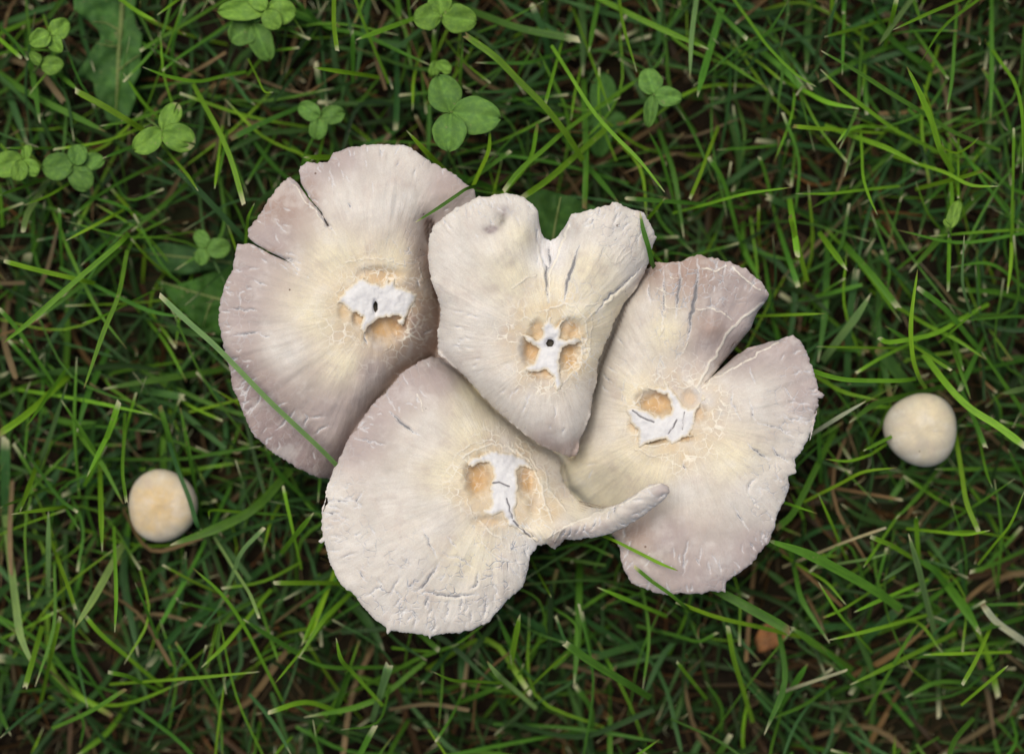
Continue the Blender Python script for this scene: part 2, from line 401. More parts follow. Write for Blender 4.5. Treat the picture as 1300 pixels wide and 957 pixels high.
    mesh_obj('cap', np.vstack([top, bot]), faces, M_CAP, root, attrs={
        'tint': ('FLOAT_COLOR', np.vstack([colr, colr * np.array([.8, .72, .66])])), 'crack': ('FLOAT', two(cd)), 'vein': ('FLOAT', two(vd)),
        'craze': ('FLOAT', two(cz)), 'net': ('FLOAT', two(net)), 'fibre': ('FLOAT_VECTOR', np.vstack([fibre, fibre])), 'plane': ('FLOAT_VECTOR', np.vstack([plane, plane]))})
    # torn white flesh standing over the hollows
    sp = resample(star, 1.1, True); k = np.arange(len(sp))
    sp = sp + np.c_[vnoise(k / 2.2, k * 0, seed + 3), vnoise(k / 2.2, k * 0, seed + 4)] * 2.0 + np.c_[vnoise(k / 6., k * 0, seed + 13), vnoise(k / 6., k * 0, seed + 14)] * 3.0
    SV, SF, sbd = fill(sp, 1.15, .55, seed)
    sz, _, _ = zfull(SV); sdist = seg_dist(SV, np.vstack([sp, sp[:1]]))
    sz = sz + .12 + .75 * (1 - np.exp(-sdist / 4.5)) + fbm(SV[:, 0] / 9, SV[:, 1] / 9, seed + 2) * .45
    if hole:
        q = np.sqrt(((SV[:, 0] - hole[0]) / hole[2])**2 + ((SV[:, 1] - hole[1]) / hole[3])**2)
        keepv = q > 1.0
        SF = SF[keepv[SF].all(1)]
        e = set()
        for f in SF.tolist():
            for i in range(3): e.add((f[i], f[(i + 1) % 3]))
        sbd = [x for x in e if (x[1], x[0]) not in e]
        sz = sz - 1.0 * np.exp(-((q - 1) / .6)**2)
    sc_ = np.full(len(SV), 99.0)
    for i, (wd, L) in enumerate(slits):
        q = wig(L, i + 90, 1.1); dd = seg_dist(SV, q); sc_ = np.minimum(sc_, dd + .9 - wd); sz -= .42 * np.exp(-(dd / 1.2)**2)
    szm = sz * .001; sx, sy, _ = at(SV[:, 0], SV[:, 1], szm); sbz = szm - .0017 - .001 * np.clip(sdist / 6, 0, 1)
    n = len(SV)
    fc = np.vstack([SF, SF[:, ::-1] + n, np.array([[b, a, a + n] for a, b in sbd]), np.array([[b, a + n, b + n] for a, b in sbd])])
    mesh_obj('torn_flesh', np.vstack([np.c_[sx, sy, szm], np.c_[sx, sy, sbz]]), fc, M_FLESH, root,
             attrs={'edge': ('FLOAT', two(sdist)), 'crack': ('FLOAT', two(sc_))})
    # stem: from the cap's hub down to the common base in the soil
    zh = float(zfull(np.array([[cx, cy]], float))[0][0]) * .001 - .0095
    hx, hy, _ = at(cx, cy, zh); tube('stem', [(base.x, base.y, -.004), (base.x * .8 + hx * .2, base.y * .8 + hy * .2, zh * .3), (hx, hy, zh * .75), (hx, hy, zh)],
                                     [.0065, .0058, .005, .0065], M_STEM, root, 20)
    # gills under the cap, from the stem to just inside the rim
    gv, gf = [], []
    cen = np.array([cx, cy], float)
    for i in range(0, len(out), 4):
        p1 = out[i] * .96 + cen * .04; p0 = cen + (p1 - cen) / max(1, np.hypot(*(p1 - cen))) * 46
        L = np.array([p0 + (p1 - p0) * t for t in (0, .35, .7, 1)])
        if not inside(L, out).all(): continue
        zz, dd, _ = zfull(L); zt = (zz - (.7 + 3.2 * (1 - np.exp(-dd / 22.0))) + .15) * .001
        dep = np.array([.0034, .0034, .0026, .0006]); b0 = len(gv)
        for q, t_, dpt in zip(L, zt, dep):
            x, y, _ = at(q[0], q[1], t_); gv.append((x, y, t_)); gv.append((x, y, t_ - dpt))
        for j in range(3): gf.append((b0 + 2 * j, b0 + 2 * j + 2, b0 + 2 * j + 3, b0 + 2 * j + 1))
    tag(mesh_obj('gills', gv, gf, M_GILL, root, smooth=False), kind='stuff')
    return root

def tube(name, pts, rad, mat, parent, seg=10, attrs=None, n=14):
    P = np.array(pts, float); m = len(P)
    t = np.linspace(0, m - 1, n); C = smooth_line(P, n) if m > 2 else np.array([P[0] + (P[1] - P[0]) * s for s in np.linspace(0, 1, n)])
    rr = np.interp(t, np.arange(m), rad)
    T = np.gradient(C, axis=0); T /= np.linalg.norm(T, axis=1)[:, None] + 1e-12
    ref = np.array([0, 1, 0.]) if abs(T[:, 1]).mean() < .7 else np.array([1, 0, 0.])
    A = np.cross(T, ref); A /= np.linalg.norm(A, axis=1)[:, None]; B = np.cross(T, A)
    a = np.linspace(0, 2 * math.pi, seg, endpoint=False)
    co = (C[:, None] + rr[:, None, None] * (np.cos(a)[None, :, None] * A[:, None] + np.sin(a)[None, :, None] * B[:, None])).reshape(-1, 3)
    F = [(i * seg + j, i * seg + (j + 1) % seg, (i + 1) * seg + (j + 1) % seg, (i + 1) * seg + j) for i in range(n - 1) for j in range(seg)]
    F += [tuple(range(seg))[::-1], tuple((n - 1) * seg + j for j in range(seg))]
    at_ = None
    if attrs is not None:
        at_ = {'tint': ('FLOAT_COLOR', np.tile(np.array(attrs), (len(co), 1))), 'uvw': ('FLOAT_VECTOR', np.c_[np.zeros(len(co)), np.repeat(t, seg), np.zeros(len(co))])}
    return mesh_obj(name, co, F, mat, parent, attrs=at_)

STEM_BASE = {1: (610, 470, 0), 2: (675, 480, 0), 3: (655, 545, 0), 4: (730, 535, 0)}
A1 = lambda p: R(260, 170, 3.417, p)
A2 = lambda p: R(260, 380, 3.417, p)
H3 = lambda p: R(520, 230, 3.679, p)
H4 = lambda p: R(520, 400, 3.679, p)
Z5 = lambda p: R(400, 560, 2.826, p)
Z6 = lambda p: R(700, 310, 3.611, p)
Z7 = lambda p: R(700, 520, 3.611, p)

def caps():
    # ---- left cap, lowest of the four
    out1 = A1([(410,165),(415,145),(445,125),(530,120),(560,85),(620,62),(700,52),(800,48),(880,58),(915,75),(930,95),(1000,130),(1070,165),(1130,210),(1170,240)]) \
        + [(606,262),(598,300),(588,350),(582,400),(580,440),(578,480),(560,520),(520,560),(470,590),(440,606)] \
        + A2([(540,780),(480,765),(430,745),(380,720),(330,690),(270,645),(215,595),(180,530),(160,470),(120,380),(95,250),(65,130),(60,90)]) \
        + A1([(65,720),(90,650),(120,590),(130,540),(145,480),(190,475),(210,480),(287,524),(375,560),(291,516),(213,473),(188,445),(190,410),(240,345),(290,270),(340,205),(370,188),(402,213),(445,275),(503,341),(537,405),(506,340),(450,272),(418,215)])
    ctrl1 = [(478,392,57,'B'),(430,330,60,'C'),(400,400,60.5,'C'),(340,300,58.5,'L'),(300,400,56.5,'L'),(330,500,56,'M'),(380,560,53,'M'),(400,600,50.5,'M'),
             (460,520,56,'L'),(520,470,52,'K'),(545,440,48,'K'),(552,380,50.5,'K'),(555,300,55.5,'L'),(570,240,57,'L'),(500,190,57.5,'P'),(430,200,57.5,'L'),
             (390,215,56.5,'L'),(480,260,60.5,'P'),(440,460,59.5,'C'),(522,405,55,'K'),(360,440,60,'P'),(505,330,59,'C'),(590,330,50,None),(585,420,45,None),
             (560,500,45,None),(500,570,47,None),(440,600,49,None),(352,262,57.5,'K'),(470,470,57.5,'L'),(290,430,56,'L'),(300,465,56,'M'),(350,550,55,'M'),(300,350,57,'L'),(440,565,54,'M'),(420,540,55,'L'),(520,240,59,'P'),(540,330,57.5,'K'),(440,250,59.5,'P')]
    star = A1([(578,735),(600,690),(640,650),(688,625),(700,640),(730,652),(775,655),(790,628),(800,650),(822,628),(832,662),(880,680),(917,697),(910,730),(885,765),(872,800),(850,838),(836,815),(858,795),(830,788),(780,790),(745,805),(712,838),(688,872),(674,845),(690,800),(662,770),(640,775),(615,750),(590,742)])
    pits = [(489,416,21,15,3.4),(454.6,403,6,8,1.8),(481,349,24,9,1.5),(508,404,10,12,1.2),(436,396,6,10,.8)]
    cr = [(1.0, A2([(120,160),(180,148),(250,140)])),(.6, A2([(230,150),(290,165)])),(.8, A2([(400,465),(375,505),(340,545),(300,570)])),(.8, A2([(430,495),(450,515),(430,550)])),
          (.6, A2([(450,515),(520,510)])),(.7, A2([(470,590),(540,545)])),(.9, A1([(100,760),(180,765),(230,770)])),(.6, A1([(150,680),(155,740)])),(.8, A1([(215,635),(270,660)])),
          (.7, A1([(615,295),(635,330)])),(.8, A1([(920,630),(935,665)])),(1.0, A1([(690,870),(705,915)])),(.6, A2([(945,155),(990,130)])),(1.0, A1([(470,295),(540,408),(575,440)])),
          (.8, A1([(280,510),(375,560),(420,590)])),(.5, A2([(210,330),(165,470)])),(.5, A2([(250,400),(215,480)])),(.5, A2([(470,660),(480,700)])),(.6, A2([(820,320),(870,330)])),
          (.4, A1([(720,190),(730,280)])),(.4, A1([(540,130),(560,260)])),(.5, A1([(85,680),(130,690)]))]
    ve = [(.9, A1([(610,560),(690,540),(790,545),(870,570)])),(.8, A1([(680,580),(740,585),(820,615),(910,660)])),(.9, A1([(690,560),(690,625)])),(.9, A1([(800,600),(775,655)])),
          (.9, A1([(820,610),(840,665)])),(.7, A1([(600,640),(570,690),(575,740)])),(.7, A1([(870,540),(930,560),(950,640)])),(.6, A1([(830,850),(830,900),(780,940)])),(.6, A1([(910,720),(880,800),(900,860)])),
          (.5, A1([(640,850),(690,930)])),(1.2, A1([(380,215),(440,290),(530,395)]))]
    build_cap('cap', 'wide lilac-grey mushroom left in the cluster, two slits in its upper left rim', 1, (478, 392), out1, ctrl1, star, pits, cr, ve,
              hole=(476.5, 389.5, 2.2, 6.5), rolls=[(11, 16, H3([(95,200),(88,350),(142,590),(135,780)])), (10, 15, A2([(1000,240),(860,315),(720,470),(640,580),(545,780)]))], craze=[(350,560,60,45,.25),(300,400,25,60,.5),(520,330,40,40,.5)], edge_drop=1.1, tears=[(356,250,14,26,'K',.5),(398,255,10,16,'K',.6),(392,238,9,14,'K',.5),(342,318,14,6,'K',.7),(465,290,6,60,'W',.0),(540,410,14,30,'K',.5)])
    # ---- heart-shaped cap, topmost
    out2 = H3([(650,278),(628,268),(615,235),(605,190),(600,140),(575,105),(530,75),(480,60),(420,55),(370,68),(320,78),(270,100),(225,120),(190,150),(150,180),(115,205),(95,250),(88,300),(85,350),(92,420),(110,490),(130,540),(142,590),(138,650),(130,720),(132,780)]) \
        + H4([(138,185),(180,220),(240,270),(290,320),(340,380),(400,440),(470,500),(540,560),(600,600),(650,625),(700,640),(720,655),(750,665),(780,655),(790,620),(792,572),(820,530),(845,470),(850,420),(855,370),(870,320),(880,240),(905,160),(940,80)]) \
        + H3([(950,670),(1000,570),(1060,500),(1095,430),(1115,380),(1120,345),(1135,300),(1152,265),(1145,240),(1120,180),(1095,150),(1040,130),(980,112),(948,96),(935,115),(900,118),(850,130),(800,145),(755,155),(740,190),(715,230),(690,262)])
    ctrl2 = [(695,437,62.5,'B'),(600,290,66.5,'P'),(640,255,65,'P'),(665,300,66,'C'),(780,290,66.5,'P'),(815,300,63.5,'P'),(745,340,66.5,'C'),(698,306,58,'W'),(696,330,60,'W'),(694,360,62.5,'C'),(690,400,64.5,'C'),
             (562,330,62.5,'P'),(557,400,60,'P'),(560,450,57,'P'),(600,400,65.5,'P'),(620,480,63.5,'P'),(600,492,58.5,'P'),(650,540,58,'P'),(690,567,57.5,'L'),(715,574,57,'L'),(722,545,62.5,'P'),(728,574,58,'K'),(741,530,58.5,'P'),(752,490,57.5,'P'),
             (764,440,57.5,'C'),(785,395,58,'C'),(815,345,60,'P'),(738,400,64.5,'C'),(735,460,63,'C'),(680,520,64,'P'),(725,290,64,'P'),(684,280,64,'P'),(560,300,62,'P'),(700,500,64,'P'),(655,350,66,'C'),(640,430,65,'P')]
    star2 = H4([(522,92),(570,105),(603,118),(622,95),(620,60),(635,25),(655,5),(668,8),(660,35),(675,45),(690,50),(712,24),(722,30),(700,60),(697,112),(740,110),(790,106),(806,122),(770,132),(730,145),(708,152),(706,190),(700,240),(708,320),(692,358),(680,330),(675,290),(650,262),(630,255),(600,265),(560,264),(530,246),(560,230),(590,210),(602,195),(605,160),(588,140),(555,120)])
    pits2 = [(722,452,11,18,3.0),(723,418,13,11,2.2),(674,444,10,15,3.0),(690,474,17,7,1.6),(682,418,8,10,1.4),(735,440,10,26,1.0)]
    cr2 = [(1.6, H3([(620,350),(640,400),(640,455),(645,520),(650,570)])),(1.8, H3([(795,300),(770,350),(755,420),(735,480),(722,560)])),(1.5, H3([(1090,390),(1040,450),(970,505),(910,560),(870,620)])),
           (1.3, H3([(655,280),(655,350),(655,430)])),(.5, H3([(370,80),(390,130)])),(.5, H3([(400,110),(440,150)])),(.4, H3([(1000,130),(940,230)])),(.4, H3([(1090,180),(1060,330)])),(.4,H3([(980,240),(1040,190)])),
           (.3, H3([(530,100),(600,150)])),(.5, H3([(590,200),(600,300)]))]
    ve2 = [(1.8, H3([(745,205),(720,270),(690,350),(655,440),(645,560)])),(1.2, H3([(600,300),(620,380),(635,480)])),(1.4, H3([(655,590),(720,575),(780,590),(820,640)])),(1.2, H3([(710,600),(760,675)])),(1.3, H3([(790,680),(800,740),(810,800),(770,860),(710,890)])),
           (1.1, H3([(870,600),(820,650),(830,720),(815,800),(790,870),(720,940)])),(1.3, H3([(1060,430),(960,530),(870,610)])),(1.2, H3([(640,600),(640,680)])),(1.0, H3([(480,500),(540,455),(590,440)])),(.9, H3([(590,610),(650,600)])),
           (.8, H3([(850,640),(850,740),(830,830)])),(.9, H3([(740,600),(800,640)])),(.9, H3([(910,340),(960,390),(1030,330)])),(.8, H3([(960,380),(1010,300)])),(.8,H3([(700,700),(730,640)])),(.8, H3([(820,580),(880,570)])),(.7,H3([(710,850),(780,830)])),(.8,H3([(640,960),(700,930)]))]
    build_cap('cap', 'heart-shaped creamy white mushroom on top in the middle of the cluster', 2, (698, 437), out2, ctrl2, star2, pits2, cr2, ve2,
              hole=(698.3, 435.5, 4.4, 4.2), craze=[(790,290,45,50,.65),(740,390,40,45,.45),(745,450,24,40,.7),(620,265,50,20,.45)],
              dents=[(634,278,7,7,.9),(622,291,9,6,.9),(731,560,3,14,.4)], tears=[(636,278,6,8,'H',1.1),(622,291,9,5,'D',1.5),(640,268,12,8,'D',.6)], edge_drop=1.5, rolls=[(3.5, 11, H3([(142,590),(132,780)]) + H4([(240,270),(400,440),(600,600),(700,640)])), (3.5, 11, H4([(750,665),(800,570),(850,420),(880,240)]) + H3([(1000,570),(1100,430)]))])
    # ---- lower cap with the curled flap
    out3 = A2([(990,253),(940,260),(900,285),(860,315),(820,365),(790,400),(750,430),(720,470),(690,505),(675,530),(665,560),(640,580),(610,620),(595,660),(580,710),(560,740),(545,780),(525,830),(530,860),(515,890),(508,940)]) \
        + Z5([(50,140),(38,180),(42,220),(25,260),(22,310),(27,343),(10,357),(18,368),(37,357),(40,400),(55,440),(80,490),(110,530),(150,560),(180,600),(215,640),(250,665),(260,694),(275,677),(310,682),(360,692),(405,698),(412,708),(420,697),(460,692),(520,688),(560,678),(600,655),(625,650),(645,620),(665,600),(690,570),(720,545),(745,520),(755,490),(768,450),(772,415),(790,390),(800,375),(830,368),(845,380),(862,388),(880,372),(900,352),(940,355),(1000,345),(1060,332),(1130,299),(1190,261),(1246,216),(1273,182),(1268,160),(1240,150),(1200,155),(1150,190),(1090,225),(1030,242),(990,235),(950,215),(915,185),(890,150),(880,105)]) \
        + [(712,585),(705,565),(680,548),(650,520),(620,490),(600,465),(575,455)]
    ctrl3 = [(635,612,61,'B'),(570,600,63.5,'C'),(600,545,60.5,'C'),(560,480,57.5,'L'),(549,458,54,'L'),(500,490,58,'L'),(530,475,57,'L'),(470,525,59.5,'L'),(450,560,61,'L'),(420,640,61.5,'P'),(440,700,62.5,'P'),(490,780,61,'P'),(560,800,60,'P'),(620,770,60.5,'P'),(660,720,60.5,'P'),(680,694,58.5,'W'),
             (500,640,65,'P'),(520,720,65.5,'P'),(600,700,64.5,'C'),(600,500,54.5,'C'),(650,555,54,'P'),(690,585,51,'P'),(712,605,50.5,'P'),(685,612,58.5,'C'),(700,650,58.5,'B'),(688,680,61.5,'C'),(738,636,54.5,'C'),(735,652,59,'C'),(757,653,64,'P'),(780,645,68,'P'),(797,634,71.5,'P'),(818,619,74,'P'),(842,611,74,'L'),
             (712,692,57,'L'),(740,684,60.5,'P'),(775,680,63,'P'),(810,664,67,'P'),(838,640,71.5,'P'),(725,668,64.5,'P'),(697,684,62,'C'),(765,643,58,'C'),(635,505,49,None),(690,550,47,None),(705,570,47,None),(540,550,62.5,'P'),(560,660,65.5,'P')]
    star3 = Z5([(546,88),(568,60),(600,45),(630,28),(680,40),(705,40),(722,48),(757,65),(775,85),(798,110),(768,94),(735,90),(722,112),(726,150),(725,200),(717,250),(722,285),(760,320),(800,362),(786,366),(745,330),(705,302),(690,296),(680,267),(665,257),(635,264),(594,254),(622,240),(630,220),(630,170),(640,130),(638,97),(620,74),(592,74),(565,92)])
    pits3 = [(607,606,14,21,3.4),(668,610,9,18,2.6),(653,580,5,2.5,1.0),(618,662,16,6,1.0),(678,622,8,26,1.2)]
    cr3 = [(1.5, A2([(800,485),(850,530),(900,570),(935,592)])),(.8, A2([(640,598),(710,615),(790,635)])),(.8, A2([(540,875),(620,878),(660,872)])),(.7, A2([(690,830),(660,875),(685,905)])),
           (1.3, Z5([(445,435),(420,480),(385,525),(345,540)])),(1.3, Z5([(370,540),(440,548),(500,552),(590,550)])),(1.0, Z5([(440,425),(415,370),(385,310)])),(1.0, Z5([(585,470),(580,510),(555,535)])),(.8, Z5([(580,460),(520,420),(460,410)])),
           (1.1, Z5([(405,550),(395,600)])),(.9, Z5([(530,560),(520,620)])),(.8, Z5([(480,570),(470,640)])),(.7, Z5([(320,480),(280,520),(260,560)])),(.7, Z5([(345,590),(360,640),(355,680)])),(.8, Z5([(620,560),(600,640)])),(.8, Z5([(640,500),(660,560)])),
           (.8, Z5([(150,460),(180,500)])),(.7, Z5([(220,480),(240,520),(170,560)])),(.7, Z5([(280,530),(310,560),(280,600)])),(.5, Z5([(200,310),(215,340)])),(.6, Z5([(470,340),(515,390)])),(.9, Z5([(740,300),(800,365)])),(.5, Z5([(690,440),(740,500)])),
           (.5,Z5([(60,250),(130,290)])),(.6,Z5([(300,600),(310,660)])),(.6,Z5([(430,600),(430,680)])),(.6,Z5([(560,600),(560,660)])),(.6,Z5([(90,420),(150,400)])),(.6,Z5([(700,430),(640,400)])),(.6, A2([(840,460),(845,490)])),(.6,A2([(660,560),(700,520)]))]
    ve3 = [(1.5, Z5([(530,60),(570,30),(640,10),(700,20),(760,60),(790,110),(815,180),(850,290)])),(1.0, Z5([(510,45),(560,15),(620,-5)])),(1.1, Z5([(720,5),(770,45),(800,100)])),(1.3, Z5([(590,285),(640,330),(670,350)])),(1.0, Z5([(580,340),(640,410),(690,430)])),
           (1.0, A2([(920,410),(940,450),(945,485)])),(1.0, Z5([(820,90),(840,170),(900,250)])),(.8,Z5([(600,300),(560,260),(545,200)])),(1.0,Z5([(860,360),(880,320),(930,295)])),(.9,Z5([(830,350),(870,310)])),(.8,Z5([(640,380),(720,400)]))]
    cr3 += [(.45 + .25 * (i % 3), Z5([(852 + 27 * i, 356 - 1.35 * i * i), (866 + 27 * i + 9 * (i % 2), 312 - 1.5 * i * i)])) for i in range(0, 12)]
    ve3 += [(1.3, Z5([(838,345),(870,322),(920,297),(1000,264),(1040,246),(1120,215),(1180,172),(1240,152)]))]
    build_cap('cap', 'pale lowest mushroom of the cluster, its right side curled into a pointed flap', 3, (636, 612), out3, ctrl3, star3, pits3, cr3, ve3,
              slits=[(1.2, Z5([(638,150),(665,148),(697,162)])),(1.2, Z5([(688,205),(698,240),(708,275)])),(1.2, Z5([(712,285),(790,362)]))],
              craze=[(540,755,115,52,1.0),(640,700,50,60,1.0),(440,660,40,70,.5),(480,720,60,60,.6),(680,600,30,50,.4)], tears=[(549,470,10,10,'D',.3),(700,690,14,6,'K',.7),(715,680,12,8,'K',.6),(740,675,22,8,'L',.6),(775,668,24,9,'L',.5),(810,650,22,10,'L',.5),(838,628,12,12,'L',.5),(700,688,6,6,'K',.7)], edge_drop=1.1, rolls=[(11, 14, H4([(140,190),(240,270),(400,440),(600,600),(700,640)])), (3, 9, [(712,580),(714,610)])])
    # ---- right cap with the wide split
    out4 = Z6([(440,110),(480,85),(540,82),(590,80),(625,65),(668,48),(688,52),(700,65),(760,65),(830,85),(890,110),(940,150),(975,190),(997,230),(990,252),(970,280),(945,310),(930,345),(915,385),(870,440),(830,490),(775,556),(740,600),(700,640),(745,600),(800,552),(840,515),(880,490),(900,475),(960,458),(1040,440),(1050,435),(1075,425),(1110,415),(1145,440),(1165,480),(1180,530),(1200,570),(1215,620),(1225,670),(1254,690),(1245,706),(1222,705),(1220,750),(1200,800),(1195,850),(1185,900)]) \
        + Z7([(1220,0),(1195,50),(1195,100),(1170,140),(1145,190),(1120,230),(1118,290),(1090,305),(1090,360),(1060,430),(1035,480),(1020,550),(1000,600),(960,650),(920,700),(860,750),(800,785),(797,835),(740,830),(690,840),(600,845),(540,845),(470,835),(420,815),(370,795),(350,760),(330,720),(315,680),(316,650),(300,600),(265,545),(180,480),(110,430),(60,380),(30,320),(10,250)]) \
        + [(700,575),(708,540),(725,505),(738,470),(752,430),(768,390),(790,365),(805,350)]
    ctrl4 = [(855,528,58,'B'),(830,335,61,'K'),(872,340,62.5,'K'),(940,360,63,'L'),(970,380,62.5,'L'),(905,420,62.5,'K'),(845,420,61,'C'),(805,400,58,'P'),(790,440,55.5,'P'),(765,500,52.5,'P'),(745,540,50,'P'),(728,590,47.5,'C'),(738,625,41,'C'),(775,640,42,'C'),(800,590,54,'C'),(805,500,58,'C'),(905,487,60,'P'),
             (878,494,58,'W'),(935,442,56,'L'),(1010,440,61.5,'L'),(955,445,60.5,'L'),(1035,500,60.5,'L'),(1025,570,60,'P'),(1000,640,59,'P'),(960,700,57.5,'L'),(900,740,56,'L'),(850,748,55,'L'),(800,735,54,'L'),(785,700,53,'L'),(850,680,58,'L'),(870,620,60.5,'P'),(930,580,63,'C'),(960,500,63,'P'),(950,630,62.5,'P'),(800,675,52.5,'K'),
             (760,430,50,None),(722,520,45,None),(705,580,42,None),(928,395,61,'L'),(900,440,59,'L'),(835,600,58,'C'),(790,375,58,'P')]
    star4 = Z6([(512,616),(538,640),(550,672),(575,705),(600,742),(625,757),(650,747),(680,722),(695,688),(706,700),(690,725),(667,757),(656,790),(655,830),(632,868),(655,880),(610,885),(580,905),(550,915),(520,895),(480,900),(430,915),(398,935),(392,905),(405,880),(398,850),(370,820),(352,790),(335,755),(375,752),(420,762),(460,782),(510,792),(547,780),(547,740),(532,690),(480,668),(415,665),(430,657),(490,655),(525,665),(518,640)])
    pits4 = [(833,511,20,13,3.4),(876,506,10,9,1.2),(828,557,15,5.5,2.2),(806,540,8,8,1.2),(870,555,9,5,1.4),(888,525,7,10,1.2)]
    cr4 = [(1.8, Z6([(675,100),(668,190),(655,270),(635,360),(622,440)])),(1.4, Z6([(590,95),(585,190),(570,340)])),(1.1, Z6([(515,110),(515,240),(505,390)])),(.8, Z6([(445,170),(455,280)])),(1.0, Z6([(945,820),(1010,835),(1100,860)])),(.7, Z6([(910,560),(925,620),(940,650)])),
           (.7, Z6([(830,650),(830,730),(870,810)])),(.7, Z6([(905,700),(930,790),(950,820)])),(1.2, Z7([(900,155),(950,200),(1000,235)])),(1.0, Z7([(1000,160),(1040,210),(1100,250)])),(1.0, Z7([(835,435),(860,490),(905,555)])),(.9, Z7([(940,315),(900,345),(905,380)])),(.9, Z7([(600,245),(620,280)])),
           (.7, Z7([(640,580),(610,670),(605,770)])),(.7, Z7([(720,690),(730,760)])),(.6, Z7([(770,690),(780,750)])),(.6, Z7([(830,690),(870,730)])),(.6, Z7([(1030,290),(1060,340)])),(.5, Z7([(1040,90),(1130,130)])),(.5, Z7([(1050,30),(1150,60)])),(.7, Z6([(300,430),(330,460)])),(.7, Z6([(230,590),(280,640)])),
           (.7, Z6([(250,560),(300,590)])),(.6, Z6([(220,640),(270,680)])),(.6, Z6([(1060,650),(1120,720)])),(.6, Z7([(900,600),(940,650)])),(.5,Z7([(560,620),(565,700)])),(.5,Z7([(690,620),(680,700)])),(.5, Z6([(1100,720),(1200,740)])),(.5,Z6([(1100,780),(1190,800)])),(.8,Z7([(900,380),(930,430),(960,460)]))]
    ve4 = [(2.0, Z6([(975,268),(880,335),(815,400),(770,480),(720,560),(665,655)])),(1.5, Z6([(1040,450),(920,520),(830,570),(740,620),(690,660)])),(1.2, Z6([(660,300),(720,295),(800,320),(830,350)])),(1.4, Z6([(690,110),(760,120),(800,100)])),(1.3, Z6([(830,100),(880,160),(960,210)])),(1.1, Z6([(570,650),(600,660),(650,640),(680,680)])),
           (1.1, Z6([(625,450),(600,500)])),(1.0, Z6([(500,280),(590,300)])),(1.0, Z6([(420,665),(410,700),(380,740)])),(1.0, Z7([(410,150),(460,170),(540,150),(590,120)])),(.8, Z7([(380,180),(450,210),(540,200)])),(1.1, Z6([(510,200),(520,300),(505,400)])),(.8, Z6([(480,560),(480,640)])),(1.0, Z7([(900,390),(925,430),(950,450)])),(.9,Z6([(700,650),(760,640)])),(1.0,Z6([(480,200),(540,230)])),(.9,Z6([(540,150),(600,160)]))]
    build_cap('cap', 'broad rightmost mushroom of the cluster, its upper right rim split wide open', 4, (862, 530), out4, ctrl4, star4, pits4, cr4, ve4,
              slits=[(1.3, Z6([(372,762),(410,790),(470,815)])),(1.1, Z6([(575,805),(560,840),(535,870)])),(.7, Z6([(610,770),(600,850)]))],
              craze=[(880,360,75,45,1.0),(850,430,50,60,.5),(1000,520,35,60,.6),(980,620,50,60,.6),(780,480,25,40,.5)], tears=[(918,365,13,10,'D',.35),(870,350,50,20,'K',.45),(1015,515,10,16,'L',.5)], edge_drop=1.1, rolls=[(11, 14, H4([(760,665),(800,570),(850,420),(880,240)]) + H3([(1000,570),(1100,430)])), (7, 18, [(715,590),(722,620),(745,643),(775,650)]), (4.5, 6, Z6([(985,262),(930,345),(915,385),(870,440),(775,556)])), (3, 5, Z6([(1040,440),(960,458),(840,515),(740,602)]))])
caps()

